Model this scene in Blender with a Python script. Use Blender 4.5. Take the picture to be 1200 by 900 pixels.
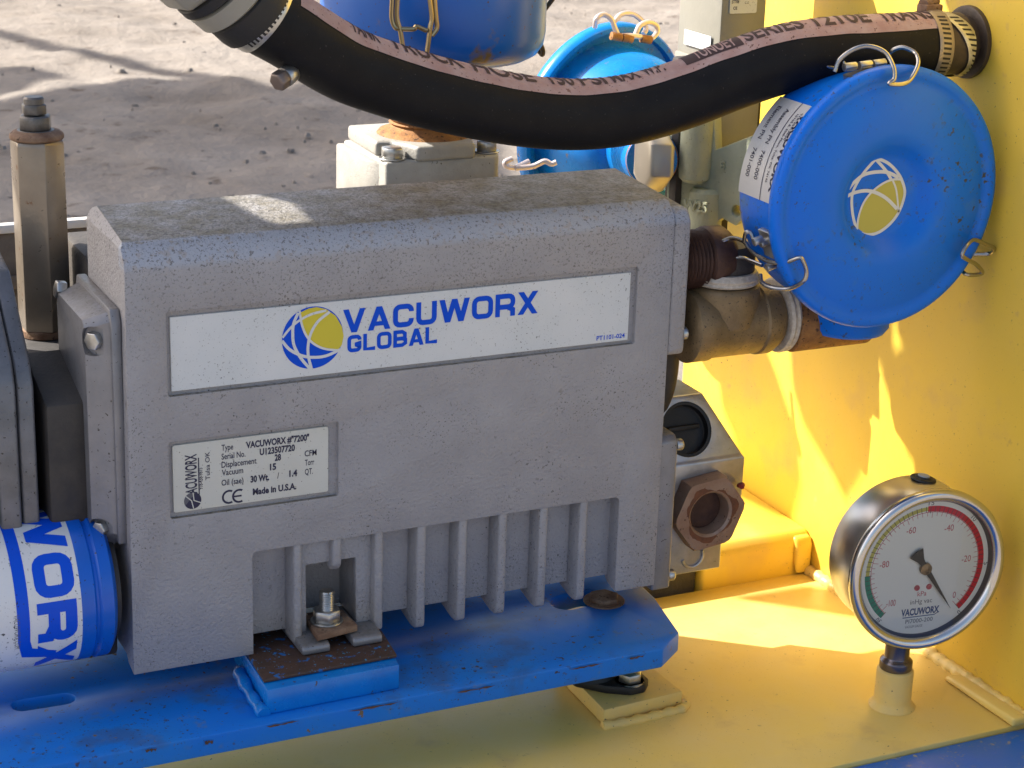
import bpy, bmesh, math, random
import numpy as np
from mathutils import Vector, Matrix
random.seed(4)
rnd = random.Random(11)
scene = bpy.context.scene
for o in list(bpy.data.objects): bpy.data.objects.remove(o)
MM = 0.001
# ------------------------------------------------------------------ camera (X along the pump front, Y away, Z up; lengths in mm)
CR = np.array([[0.9036347, -0.42722891, 0.030328], [-0.10913367, -0.29814426, -0.94826148], [0.41416684, 0.85357218, -0.31603856]])
CF = 2315.63
CC = np.array([-195.9, -775.5, 401.5])
def ray(x, y): return CR.T @ np.array([(x-600)/CF, (y-450)/CF, 1.0])
CC = -ray(157, 791)*870.0
def U(x, y, **k):
    """photo pixel -> point (mm) on the plane X=, Y= or Z= that carries it"""
    d = ray(x, y); a = list(k)[0]; i = 'XYZ'.index(a)
    return CC + d*((k[a]-CC[i])/d[i])
def PR(p):
    q = CR @ (np.array(p, float)-CC); return 600+CF*q[0]/q[2], 450+CF*q[1]/q[2]
cam = bpy.data.cameras.new('camera'); co = bpy.data.objects.new('camera', cam); scene.collection.objects.link(co)
M = Matrix.Identity(4)
for i in range(3):
    M[i][0] = CR[0][i]; M[i][1] = -CR[1][i]; M[i][2] = -CR[2][i]; M[i][3] = CC[i]*MM
co.matrix_world = M
cam.sensor_width = 36; cam.lens = 36*CF/1200; cam.clip_start = 0.05; cam.clip_end = 400
cam.dof.use_dof = True; cam.dof.focus_distance = 0.93; cam.dof.aperture_fstop = 55
scene.camera = co
# ------------------------------------------------------------------ light
SUN = Vector((-0.90, 0.72, 1.0)).normalized()       # towards the sun
el = math.asin(SUN.z); az = math.atan2(SUN.x, SUN.y)
w = bpy.data.worlds.new("World"); scene.world = w; w.use_nodes = True
nt = w.node_tree; bg = nt.nodes['Background']; sky = nt.nodes.new('ShaderNodeTexSky')
sky.sky_type = 'NISHITA'; sky.sun_disc = False; sky.sun_elevation = el; sky.sun_rotation = az
sky.air_density = 0.8; sky.dust_density = 3.5; sky.ozone_density = 0.3
wb = nt.nodes.new('ShaderNodeMix'); wb.data_type = 'RGBA'; wb.blend_type = 'MULTIPLY'; wb.inputs['Factor'].default_value = 1
wb.inputs['B'].default_value = (1.03, 1.0, .95, 1)      # the photograph's white balance
nt.links.new(sky.outputs[0], wb.inputs['A']); nt.links.new(wb.outputs['Result'], bg.inputs[0]); bg.inputs[1].default_value = 0.125
sl = bpy.data.lights.new('sun', 'SUN'); sl.energy = 5.0; sl.angle = math.radians(0.5); sl.color = (1.0, 0.94, 0.85)
so = bpy.data.objects.new('sun', sl); scene.collection.objects.link(so)
so.rotation_euler = SUN.to_track_quat('Z', 'Y').to_euler(); so.location = (0, 0, 3)
scene.view_settings.view_transform = 'Standard'; scene.view_settings.look = 'None'
scene.view_settings.exposure = 1.18; scene.view_settings.gamma = 1
scene.cycles.max_bounces = 6; scene.cycles.diffuse_bounces = 4
scene.cycles.caustics_reflective = False; scene.cycles.caustics_refractive = False
try: scene.cycles.use_denoising = True
except Exception: pass
# ------------------------------------------------------------------ materials
def srgb(r, g, b):
    f = lambda c: (c/12.92 if c <= .04045 else ((c+.055)/1.055)**2.4)
    return (f(r/255), f(g/255), f(b/255), 1)
def mat(name, col, rough=.5, metal=0, mott=None, spots=(), bump=None, dust=None, rvar=.0, coat=0, spec=.5, edge=False):
    """mott=(size_mm, colour, amount); spots=[(size_mm, threshold, colour, sharp)]; bump=(size_mm, dist_mm, strength); dust=(colour, amount)"""
    m = bpy.data.materials.new(name); m.use_nodes = True; t = m.node_tree; N = t.nodes; Lk = t.links
    b = N['Principled BSDF']; b.inputs['Roughness'].default_value = rough; b.inputs['Metallic'].default_value = metal
    b.inputs['Specular IOR Level'].default_value = spec
    if coat: b.inputs['Coat Weight'].default_value = coat; b.inputs['Coat Roughness'].default_value = .12
    tc = N.new('ShaderNodeTexCoord'); mp = N.new('ShaderNodeMapping'); mp.inputs['Scale'].default_value = (1000,)*3
    Lk.new(tc.outputs['Object'], mp.inputs[0]); P = mp.outputs[0]
    rgb = N.new('ShaderNodeRGB'); rgb.outputs[0].default_value = col if len(col) == 4 else (*col, 1); cur = rgb.outputs[0]
    def noise(size, detail=4, rough_=.6):
        n = N.new('ShaderNodeTexNoise'); n.inputs['Scale'].default_value = 1/size; n.inputs['Detail'].default_value = detail
        n.inputs['Roughness'].default_value = rough_; Lk.new(P, n.inputs['Vector']); return n.outputs['Fac']
    def ramp(src, a, bb):
        r = N.new('ShaderNodeMapRange'); r.inputs[1].default_value = a; r.inputs[2].default_value = bb; Lk.new(src, r.inputs[0]); return r.outputs[0]
    def mix(fac, c):
        nonlocal cur
        x = N.new('ShaderNodeMix'); x.data_type = 'RGBA'; Lk.new(fac, x.inputs['Factor']); Lk.new(cur, x.inputs['A'])
        x.inputs['B'].default_value = c if len(c) == 4 else (*c, 1); cur = x.outputs['Result']
    def mul(a, v):
        r = N.new('ShaderNodeMath'); r.operation = 'MULTIPLY'; Lk.new(a, r.inputs[0])
        if isinstance(v, (int, float)): r.inputs[1].default_value = v
        else: Lk.new(v, r.inputs[1])
        return r.outputs[0]
    if mott: mix(mul(ramp(noise(mott[0], 5), .35, .65), mott[2]), mott[1])
    if dust:
        g = N.new('ShaderNodeNewGeometry'); sx = N.new('ShaderNodeSeparateXYZ'); Lk.new(g.outputs['Normal'], sx.inputs[0])
        up = ramp(sx.outputs['Z'], .75, .97)
        mix(mul(mul(up, ramp(noise(14, 7, .7), .32, .62)), dust[1]), dust[0])
        mix(mul(mul(up, ramp(noise(2.2, 3), .50, .62)), dust[1]*.55), dust[2] if len(dust) > 2 else dust[0])
    if edge:      # sky reflection painted as a pale bluish band along the housing's front top edge
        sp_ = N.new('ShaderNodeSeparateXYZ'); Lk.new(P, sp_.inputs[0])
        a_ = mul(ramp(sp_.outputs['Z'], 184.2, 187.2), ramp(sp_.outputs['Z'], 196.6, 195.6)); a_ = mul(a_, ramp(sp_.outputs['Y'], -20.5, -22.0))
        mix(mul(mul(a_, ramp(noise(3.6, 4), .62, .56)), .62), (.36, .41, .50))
        up_ = mul(ramp(sp_.outputs['Z'], 140, 185), ramp(noise(1.3, 3), .585, .63)); mix(mul(up_, .7), (.10, .095, .09))
    for s in spots:
        sh = s[3] if len(s) > 3 else .03
        f = ramp(noise(s[0], 2 if s[0] < 3 else 5, .55), s[1], s[1]+sh)
        if len(s) > 4: f = mul(f, ramp(noise(s[4], 3), .45, .62))
        mix(f, s[2])
    Lk.new(cur, b.inputs['Base Color'])
    if rvar:
        r = N.new('ShaderNodeMapRange'); r.inputs[3].default_value = max(0, rough-rvar); r.inputs[4].default_value = min(1, rough+rvar)
        Lk.new(noise(9, 5), r.inputs[0]); Lk.new(r.outputs[0], b.inputs['Roughness'])
    if bump:
        bp = N.new('ShaderNodeBump'); bp.inputs['Distance'].default_value = bump[1]*MM; bp.inputs['Strength'].default_value = bump[2] if len(bump) > 2 else 1
        h = noise(bump[0], 3)
        Lk.new(h, bp.inputs['Height']); Lk.new(bp.outputs[0], b.inputs['Normal'])
    return m
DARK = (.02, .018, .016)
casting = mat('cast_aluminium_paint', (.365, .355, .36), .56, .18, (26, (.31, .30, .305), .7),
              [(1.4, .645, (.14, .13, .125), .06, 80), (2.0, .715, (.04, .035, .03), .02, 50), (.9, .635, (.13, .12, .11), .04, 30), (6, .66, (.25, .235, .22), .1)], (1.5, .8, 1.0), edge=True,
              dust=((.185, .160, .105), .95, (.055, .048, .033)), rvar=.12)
casting_smooth = mat('worn_cast_paint', (.27, .27, .285), .42, .45, (18, (.19, .188, .195), .7), [(1.4, .68, (.06, .055, .05), .03)], (1.8, .25, .7),
                     dust=((.2, .175, .13), .5, (.1, .09, .07)), rvar=.12)
light_cast = mat('raw_light_casting', (.40, .385, .35), .6, .15, (14, (.30, .285, .25), .7), [(1.8, .69, (.1, .09, .07), .05)], (1.2, .3, .8))
pebbly = mat('speckled_casting', (.30, .29, .275), .65, .1, (9, (.22, .21, .195), .8), [(1.2, .6, (.12, .115, .10), .05)], (1.6, .4, .8))
alu = mat('bare_aluminium', (.50, .50, .51), .36, .75, (10, (.36, .355, .355), .8), [(2.5, .7, (.12, .11, .1), .08)], (2, .15, .6), rvar=.1)
steel = mat('zinc_steel', (.55, .55, .53), .33, .9, (4, (.38, .37, .34), .8), [(2, .7, (.16, .09, .05), .08)], rvar=.1)
chrome = mat('polished_steel', (.58, .57, .56), .2, 1.0)
brushed = mat('brushed_steel', (.56, .54, .52), .30, 1.0, rvar=.03)
wire_m = mat('bright_wire', (.40, .385, .365), .25, 1.0)
rust = mat('rusty_iron', (.16, .085, .05), .8, .1, (6, (.30, .20, .13), .9), [(3, .6, (.07, .035, .02), .08)], (1.5, .3))
rust_or = mat('orange_rust', (.36, .17, .05), .7, .2, (5, (.20, .09, .035), .9), [(2, .62, (.08, .04, .02), .05)], (1.5, .3))
brown_pipe = mat('brown_cast_pipe', (.25, .175, .09), .48, .3, (10, (.16, .11, .055), .8), [(1.2, .64, (.05, .04, .03), .05)], (1.3, .25), rvar=.1)
dark_thread = mat('dark_thread', (.055, .028, .022), .5, .4, (6, (.10, .05, .035), .8), (), (1.5, .2))
hexbush = mat('rust_stained_bushing', (.34, .235, .175), .5, .35, (14, (.25, .14, .09), .8), [(9, .60, (.22, .09, .04), .14), (1.6, .68, (.09, .045, .03), .04)], (1.5, .2))
blue = mat('blue_gloss_paint', (.0005, .145, .72), .40, 0, (30, (.001, .165, .74), .6), [(12, .56, (.06, .19, .50), .2, 70), (3.0, .605, (.05, .055, .06), .05, 38), (1.3, .66, (.06, .05, .04), .03, 25)], (3, .09, .6), rvar=.08, spec=.3)
blue_old = mat('blue_weathered_paint', (.003, .22, .66), .26, 0, (25, (.004, .14, .50), .7), [(8, .66, (.20, .16, .11), .07), (2.4, .70, (.06, .04, .03), .03)], (3, .06, .5), rvar=.1)
blue_plate = mat('blue_frame_paint', (.001, .165, .66), .40, 0, (50, (.012, .19, .58), .8),
                 [(26, .56, (.03, .13, .38), .12), (7, .60, (.10, .17, .32), .14, 40), (3.0, .635, (.055, .033, .025), .02, 35), (1.3, .66, (.05, .03, .025), .03, 22), (4.5, .68, (.17, .12, .07), .04)], (6, .10, .5), rvar=.1, spec=.35)
blue_rust = mat('blue_chipped_to_rust', (.055, .032, .022), .6, 0, (8, (.09, .045, .03), .8), [(5.0, .60, (.012, .12, .36), .05), (1.8, .665, (.05, .30, .55), .04), (1.5, .66, (.03, .02, .015), .04)], (2, .2, .8))
blue_dusty = mat('blue_paint_with_grit', (.001, .14, .64), .4, 0, (20, (.02, .16, .52), .6), [(3.2, .61, (.42, .36, .24), .04, 22), (1.5, .66, (.35, .32, .25), .03, 22)], (3, .1))
yellow = mat('yellow_frame_paint', (.82, .555, .06), .40, 0, (60, (.78, .54, .085), .7),
             [(40, .56, (.70, .46, .12), .2), (7, .62, (.66, .43, .12), .12, 60), (2.2, .695, (.14, .08, .03), .03, 60), (1.0, .70, (.30, .17, .05), .04), (16, .70, (.52, .33, .09), .08)], (4, .16, .6), rvar=.14)
yellow_dusty = mat('yellow_floor_paint', (.84, .61, .15), .40, 0, (70, (.79, .61, .25), .8),
             [(30, .58, (.66, .47, .18), .2), (2.0, .69, (.14, .09, .04), .03, 60), (1.0, .685, (.26, .16, .06), .04, 40), (9, .69, (.50, .36, .14), .08)], (4, .16, .6), rvar=.14)
cream = mat('cream_pad_paint', (.82, .58, .16), .5, 0, (14, (.68, .50, .2), .7), [(2.2, .70, (.16, .11, .06), .03)], (3, .12))
rubber = mat('black_hose_rubber', (.006, .006, .0075), .5, 0, (14, (.010, .010, .011), .8), [(1.2, .70, (.05, .045, .04), .04)], (1.6, .14, .6), rvar=.06, spec=.18)
stripe_m = mat('faded_pink_stripe', (.33, .205, .195), .8, 0, (9, (.42, .32, .31), .7), [(1.8, .64, (.12, .06, .05), .05), (4, .66, (.19, .10, .085), .05)], (1.5, .15))
print_dark = mat('hose_print', (.035, .015, .018), .7)
black = mat('black_rubber', (.012, .012, .013), .55, 0, None, [(1.5, .68, (.04, .035, .03), .05)], (2, .15))
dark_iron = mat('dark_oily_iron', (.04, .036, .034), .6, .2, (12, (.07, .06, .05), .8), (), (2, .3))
white_decal = mat('white_vinyl', (.66, .68, .68), .4, 0, (30, (.56, .60, .61), .6), [(1.3, .65, (.15, .15, .15), .03, 30), (.8, .68, (.3, .3, .3), .04)], None)
cream_decal = mat('cream_vinyl', (.60, .60, .54), .42, 0, (20, (.55, .54, .48), .6), [(1.0, .70, (.2, .18, .15), .03)], None)
print_blue = mat('print_blue', (.001, .075, .62), .5, spec=.15)
print_yellow = mat('print_yellow', (.62, .52, .03), .4, 0, None, [(1.2, .72, (.3, .25, .05), .03)])
lid_yellow = mat('lid_print_yellow', (.48, .44, .10), .5, spec=.2)
print_white = mat('print_white', (.62, .66, .68), .5)
print_ink = mat('print_ink', (.015, .015, .05), .5)
print_grey = mat('print_grey_ink', (.10, .10, .12), .5)
filter_white = mat('white_filter_sleeve', (.76, .76, .76), .34, 0, (40, (.70, .70, .71), .6), [(1.8, .65, (.05, .05, .06), .02, 20), (.9, .67, (.2, .2, .2), .03, 14)], None, coat=.1)
filter_blue = mat('filter_print_blue', (.001, .08, .66), .4, 0, None, [(1.6, .71, (.02, .02, .05), .02)], None, spec=.25)
filter_can = mat('filter_can_blue', (.001, .11, .58), .3, 0, (20, (.01, .10, .45), .6), [(2.0, .69, (.02, .02, .03), .02)], None)
green_paint = mat('pale_green_casting', (.47, .50, .36), .6, 0, (16, (.38, .41, .29), .7), [(1.5, .69, (.12, .12, .08), .05)], (2.0, .5, .8))
grey_box = mat('grey_green_box', (.30, .29, .25), .45, .1, (30, (.25, .245, .21), .7), (), (3, .1))
tan_post = mat('tan_zinc_chromate', (.33, .28, .22), .30, .45, (20, (.25, .205, .16), .8), [(7, .68, (.20, .10, .05), .06), (1.5, .72, (.08, .04, .02), .03)], (2, .1), rvar=.1)
ptfe = mat('white_thread_tape', (.62, .56, .48), .5, 0, (2, (.42, .36, .28), .8), (), (1.2, .3))
dial_m = mat('dial_face', (.86, .87, .82), .55)
red_m = mat('dial_red', (.66, .015, .05), .5, spec=.2); redtxt = mat('dial_red_text', (.50, .07, .10), .5)
green_m = mat('dial_green', (.0, .25, .17), .5, spec=.2); yel_m = mat('dial_yellow', (.55, .50, .10), .5)
paint_red = mat('red_thread_mark', (.25, .02, .03), .5)
white_rail = mat('white_painted_rail', (.75, .74, .72), .5, 0, (20, (.66, .64, .6), .6)); brown_rail = mat('dusty_brown_rail', (.13, .105, .085), .8, 0, (10, (.2, .17, .14), .8), (), (3, .4))
aged_plate = mat('silver_label', (.66, .66, .66), .35, .15)
glass_m = bpy.data.materials.new('gauge_glass'); glass_m.use_nodes = True
_t = glass_m.node_tree; _b = _t.nodes['Principled BSDF']; _t.nodes.remove(_b)
_tr = _t.nodes.new('ShaderNodeBsdfTransparent'); _gl = _t.nodes.new('ShaderNodeBsdfGlossy'); _gl.inputs['Roughness'].default_value = .03
_fr = _t.nodes.new('ShaderNodeFresnel'); _fr.inputs['IOR'].default_value = 1.45; _mx = _t.nodes.new('ShaderNodeMixShader')
_t.links.new(_fr.outputs[0], _mx.inputs[0]); _t.links.new(_tr.outputs[0], _mx.inputs[1]); _t.links.new(_gl.outputs[0], _mx.inputs[2])
_t.links.new(_mx.outputs[0], _t.nodes['Material Output'].inputs[0])
# ------------------------------------------------------------------ helpers
ROOTLOC = {}
def link(o): scene.collection.objects.link(o); return o
def thing(name, label, cat, loc=(0, 0, 0), group=None, kind=None):
    o = link(bpy.data.objects.new(name, None)); o.empty_display_size = .02
    o.location = [c*MM for c in loc]; o['label'] = label; o['category'] = cat
    if group: o['group'] = group
    if kind: o['kind'] = kind
    ROOTLOC[o.name] = np.array(loc, float); return o
def rootloc(p):
    if p is None: return np.zeros(3)
    return ROOTLOC.get(p.name, np.zeros(3))
def obj(name, V, F, m, parent=None, bevel=0, segs=2, smooth=35, cuts=None, label=None):
    """V in world mm, F faces -> one mesh object"""
    off = rootloc(parent)
    me = bpy.data.meshes.new(name); me.from_pydata([tuple((np.array(v)-off)*MM) for v in V], [], [tuple(f) for f in F]); me.validate(); me.update()
    bm = bmesh.new(); bm.from_mesh(me); bmesh.ops.recalc_face_normals(bm, faces=bm.faces); bm.to_mesh(me); bm.free()
    o = bpy.data.objects.new(name, me); link(o)
    if parent is not None: o.parent = parent; ROOTLOC[o.name] = off
    if cuts:
        cs = []
        for cv, cf in cuts:
            cm = bpy.data.meshes.new('cutter'); cm.from_pydata([tuple((np.array(v)-off)*MM) for v in cv], [], [tuple(f) for f in cf])
            b2 = bmesh.new(); b2.from_mesh(cm); bmesh.ops.recalc_face_normals(b2, faces=b2.faces); b2.to_mesh(cm); b2.free()
            c = bpy.data.objects.new('cutter', cm); link(c); cs.append(c)
            md = o.modifiers.new('cut', 'BOOLEAN'); md.operation = 'DIFFERENCE'; md.solver = 'EXACT'; md.object = c
            if parent is not None: c.parent = parent
    if bevel:
        md = o.modifiers.new('bevel', 'BEVEL'); md.width = bevel*MM; md.segments = segs; md.limit_method = 'ANGLE'; md.angle_limit = math.radians(30)
        md.use_clamp_overlap = True
    if cuts or bevel:
        bpy.context.view_layer.update()
        dg = bpy.context.evaluated_depsgraph_get(); ne = bpy.data.meshes.new_from_object(o.evaluated_get(dg))
        o.modifiers.clear(); o.data = ne; ne.name = name; me = ne
        if cuts:
            for c in cs: bpy.data.objects.remove(c)
    me.materials.clear(); me.materials.append(m)
    for p in me.polygons: p.use_smooth = smooth > 0; p.material_index = 0
    if smooth: me.set_sharp_from_angle(angle=math.radians(smooth))
    if label: o['label'] = label
    return o
def tag(o, label, cat, group=None):
    o['label'] = label; o['category'] = cat
    if group: o['group'] = group
    return o
def box(x0, x1, y0, y1, z0, z1):
    V = [(x, y, z) for x in (x0, x1) for y in (y0, y1) for z in (z0, z1)]
    return V, [(0, 1, 3, 2), (4, 6, 7, 5), (0, 4, 5, 1), (2, 3, 7, 6), (0, 2, 6, 4), (1, 5, 7, 3)]
def prism(poly, a0, a1, axis):
    """poly of 2D points extruded a0..a1 along axis; for X poly=(y,z), Y poly=(x,z), Z poly=(x,y)"""
    n = len(poly)
    def mk(p, a): return {'X': (a, p[0], p[1]), 'Y': (p[0], a, p[1]), 'Z': (p[0], p[1], a)}[axis]
    V = [mk(p, a0) for p in poly]+[mk(p, a1) for p in poly]
    F = [tuple(range(n)), tuple(range(n, 2*n))[::-1]]+[(i, (i+1) % n, n+(i+1) % n, n+i) for i in range(n)]
    return V, F
def frame(axis):
    a = Vector(axis).normalized(); u = a.cross(Vector((0, 0, 1)))
    if u.length < .1: u = a.cross(Vector((0, 1, 0)))
    u.normalize(); v = a.cross(u).normalized(); return np.array(u), np.array(v), np.array(a)
def lathe(prof, org, axis, n=64, closed=True, squash=None, a0=0):
    u, v, a = frame(axis); V = []; F = []; org = np.array(org, float)
    for r, h in prof:
        for i in range(n):
            t = a0+2*math.pi*i/n; V.append(org+a*h+(u*math.cos(t)+v*math.sin(t))*max(r, .001))
    for j in range(len(prof)-1):
        for i in range(n): F.append((j*n+i, j*n+(i+1) % n, (j+1)*n+(i+1) % n, (j+1)*n+i))
    if closed:
        F.append(tuple(range(n))[::-1]); F.append(tuple(range((len(prof)-1)*n, len(prof)*n)))
    return V, F
def merge(*parts):
    V = []; F = []
    for v, f in parts:
        o = len(V); V += list(v); F += [tuple(i+o for i in g) for g in f]
    return V, F
def catmull(P, n=8):
    P = [np.array(p, float) for p in P]; Q = [2*P[0]-P[1]]+P+[2*P[-1]-P[-2]]; out = []
    for i in range(1, len(Q)-2):
        for k in range(n):
            t = k/n; a, b, c, d = Q[i-1:i+3]
            out.append(.5*((2*b)+(-a+c)*t+(2*a-5*b+4*c-d)*t*t+(-a+3*b-3*c+d)*t**3))
    out.append(P[-1]); return out
def tube(pts, r, n=10, smoothn=6):
    P = catmull(pts, smoothn) if smoothn else [np.array(p, float) for p in pts]
    V = []; F = []; up = None; T = []
    for i in range(len(P)):
        d = P[min(i+1, len(P)-1)]-P[max(i-1, 0)]; d = d/(np.linalg.norm(d)+1e-9)
        if up is None:
            u, v, _ = frame(d)
        else:
            u = up-d*np.dot(up, d); u /= np.linalg.norm(u)+1e-9; v = np.cross(d, u)
        up = u
        rr = r(i/(len(P)-1)) if callable(r) else r
        for k in range(n):
            t = 2*math.pi*k/n; V.append(P[i]+(u*math.cos(t)+v*math.sin(t))*rr)
    for j in range(len(P)-1):
        for k in range(n): F.append((j*n+k, j*n+(k+1) % n, (j+1)*n+(k+1) % n, (j+1)*n+k))
    F.append(tuple(range(n))[::-1]); F.append(tuple(range((len(P)-1)*n, len(P)*n))); return V, F
def hexnut(org, axis, R, h, rot=0, hole=0, depth=None):
    """hex prism from org along axis, chamfered outer edge, optional bore seen from the far end"""
    prof = [(R, 0), (R, h*.86), (R*.93, h)]
    if hole: prof += [(hole, h), (hole*.97, h-(depth or h*.7))]
    return lathe(prof, org, axis, 6 if not hole else 6, a0=rot)
def nut_bolt(name, org, axis, R, h, m, parent, shaft=None, washer=None, rot=0):
    nb = obj(name, *hexnut(org, axis, R, h, rot), m, parent, bevel=R*.05, segs=1)
    o2 = np.array(org, float); a = np.array(Vector(axis).normalized())
    if washer: obj('washer', *lathe([(washer[0], 0), (washer[0], washer[1])], o2-a*washer[1], axis, 32), m, nb, bevel=.2, segs=1)
    if shaft:
        pr = []; L_ = shaft[1]; k = 0; x = 0
        while x < L_: pr += [(shaft[0], x), (shaft[0]*.88, x+.45)]; x += .9
        pr += [(shaft[0]*.85, L_), (shaft[0]*.3, L_+.2)]
        obj('thread', *lathe(pr, o2+a*h, axis, 20), m, nb)
    return nb
# 2D print helpers -------------------------------------------------
def ribbon2(P, wd, closed=False):
    P = [np.array(p, float) for p in P]; n = len(P); V = []; F = []
    for i in range(n):
        a = P[(i-1) % n] if (closed or i) else P[i]; b = P[(i+1) % n] if (closed or i < n-1) else P[i]
        d = b-a; d /= np.linalg.norm(d)+1e-9; nn = np.array([-d[1], d[0]])
        if (closed or 0 < i < n-1):
            e = P[i]-P[(i-1) % n]; e /= np.linalg.norm(e)+1e-9; c = max(.5, abs(np.dot(nn, np.array([-e[1], e[0]])))); s = wd/2/c
        else: s = wd/2
        ww = s*(wd if False else 1)
        V += [P[i]+nn*ww, P[i]-nn*ww]
    for i in range(n if closed else n-1):
        j = (i+1) % n; F.append((2*i, 2*i+1, 2*j+1, 2*j))
    return V, F
def rrect(x0, y0, x1, y1, r, n=4):
    out = []
    for cx, cy, a in ((x1-r, y1-r, 0), (x0+r, y1-r, 90), (x0+r, y0+r, 180), (x1-r, y0+r, 270)):
        for k in range(n+1):
            t = math.radians(a+90*k/n); out.append((cx+r*math.cos(t), cy+r*math.sin(t)))
    return out
def para(x0, y0, x1, y1, wd): return [(x0-wd/2, y0), (x0+wd/2, y0), (x1+wd/2, y1), (x1-wd/2, y1)], [(0, 1, 2, 3)]
def glyph(c, w_, h, t):
    """wide square display letters"""
    tt = t*1.12; x0, x1, y0, y1 = t/2, w_-t/2, t/2, h-t/2; r = min(h, w_)*.22; rr = rrect(x0, y0, x1, y1, r)
    if c == 'V': return [para(tt/2, h, w_/2, 0, tt), para(w_-tt/2, h, w_/2, 0, tt)]
    if c == 'A': return [para(tt/2, 0, w_/2, h, tt), para(w_-tt/2, 0, w_/2, h, tt), ribbon2([(w_*.22, h*.27), (w_*.78, h*.27)], t*.85)]
    if c == 'X': return [para(tt*.6, 0, w_-tt*.6, h, tt*1.1), para(tt*.6, h, w_-tt*.6, 0, tt*1.1)]
    if c == 'W': return [para(tt/2, h, w_*.28, 0, tt), para(w_*.5, h, w_*.28, 0, tt), para(w_*.5, h, w_*.72, 0, tt), para(w_-tt/2, h, w_*.72, 0, tt)]
    if c == 'O': return [ribbon2(rr, t, True)]
    if c == 'U': return [ribbon2([(x0, h)]+rr[10:15]+rr[15:20]+[(x1, h)], t)]
    if c == 'C': return [ribbon2([(x1, h*.66)]+rr[0:5][0:]+rr[5:10]+rr[10:15]+rr[15:20]+[(x1, h*.36)], t)]
    if c == 'G': return [ribbon2([(x1, h*.70)]+rr[0:5]+rr[5:10]+rr[10:15]+rr[15:20]+[(x1, h*.44), (w_*.52, h*.44)], t)]
    if c == 'R': return [ribbon2([(x0, 0), (x0, h)], t), ribbon2([(x0, y1)]+rrect(x0, h*.42, x1, y1, r)[0:5]+[], t) if False else
                         ribbon2([(x0, y1), (x1-r, y1)]+rrect(x0, h*.42, x1, y1, r)[0:5][::-1][1:]+rrect(x0, h*.42, x1, y1, r)[15:20][::-1]+[(x0, h*.42)], t), ribbon2([(x1*.72, h*.40), (x1, h*.28), (x1, 0)], t)]
    if c == 'B': return [ribbon2([(x0, 0), (x0, h)], t), ribbon2([(x0, y1), (x1-r, y1), (x1-t*.15, y1-r*.6), (x1-t*.15, h*.56), (x1-r, h*.5), (x0, h*.5)], t),
                         ribbon2([(x0, y0), (x1-r, y0), (x1, y0+r*.6), (x1, h*.42), (x1-r, h*.5-.01), (x0, h*.5-.01)], t)]
    if c == 'L': return [ribbon2([(x0, h), (x0, y0), (w_, y0)], t)]
    return []
def word(s, x0, y0, w_, h, t, gap=.12):
    """list of flat pieces, fitted to width w_"""
    rel = {'V': 1.05, 'A': 1.08, 'C': 1, 'U': 1, 'W': 1.5, 'O': 1.05, 'R': 1, 'X': 1.05, 'G': 1, 'L': .85, 'B': 1}
    tot = sum(rel[c] for c in s)+gap*(len(s)-1); u = w_/tot; x = x0; out = []
    for c in s:
        for V, F in glyph(c, rel[c]*u, h, t): out.append(([(p[0]+x, p[1]+y0) for p in V], F))
        x += (rel[c]+gap)*u
    return out
_fc = {}
def btext(s, x0, y0, w_, h, bold=0.0, align='L'):
    """built-in font text as flat 2D piece; (x0,y0) left baseline, cap height h, total width w_ (None keeps the font's own)"""
    key = (s, round(bold, 3))
    if key not in _fc:
        cu = bpy.data.curves.new('t', 'FONT'); cu.body = s; cu.size = 1; cu.offset = bold; cu.resolution_u = 3
        o = bpy.data.objects.new('t', cu); link(o); bpy.context.view_layer.update()
        me = bpy.data.meshes.new_from_object(o.evaluated_get(bpy.context.evaluated_depsgraph_get()))
        V = [(v.co.x, v.co.y) for v in me.vertices]; F = [tuple(p.vertices) for p in me.polygons]
        bpy.data.objects.remove(o); bpy.data.curves.remove(cu); bpy.data.meshes.remove(me); _fc[key] = (V, F)
    V, F = _fc[key]
    xs = [v[0] for v in V]; mn, mx = min(xs), max(xs); sy = h/.70; sx = sy if w_ is None else w_/(mx-mn)
    ox = 0 if align == 'L' else (-(mx-mn)*sx/2)
    return [((v[0]-mn)*sx+x0+ox, v[1]*sy+y0) for v in V], F
def flat(name, pieces, fn, m, parent, lift=.012, sub=0, label=None):
    """pieces: 2D meshes mapped to 3D by fn(u,v,lift)"""
    V = []; F = []; k = 0
    for pv, pf in pieces:
        o = len(V); V += [(p[0], p[1], k*lift) for p in pv]; F += [tuple(i+o for i in f) for f in pf]; k = (k+1) % 6
    if sub:
        bm = bmesh.new(); vs = [bm.verts.new(v) for v in V]
        for f in F:
            try: bm.faces.new([vs[i] for i in f])
            except ValueError: pass
        bmesh.ops.triangulate(bm, faces=[f for f in bm.faces if len(f.verts) > 4])
        for _ in range(5):
            es = [e for e in bm.edges if e.calc_length() > sub]
            if not es: break
            bmesh.ops.subdivide_edges(bm, edges=es, cuts=1); bmesh.ops.triangulate(bm, faces=[f for f in bm.faces if len(f.verts) > 4])
        bm.verts.index_update(); V = [tuple(v.co) for v in bm.verts]; F = [tuple(v.index for v in f.verts) for f in bm.faces]; bm.free()
    W = [fn(p[0], p[1], p[2]) for p in V]
    return obj(name, W, F, m, parent, smooth=0, label=label)
def fanpoly(P): return list(P), [tuple(range(len(P)))]
def smooth2(P, n=6): return [tuple(p[:2]) for p in catmull([(a, b, 0) for a, b in P], n)]
def circ(cx, cy, r, n=48, ry=None): return [(cx+r*math.cos(2*math.pi*i/n), cy+(ry or r)*math.sin(2*math.pi*i/n)) for i in range(n)]
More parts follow.
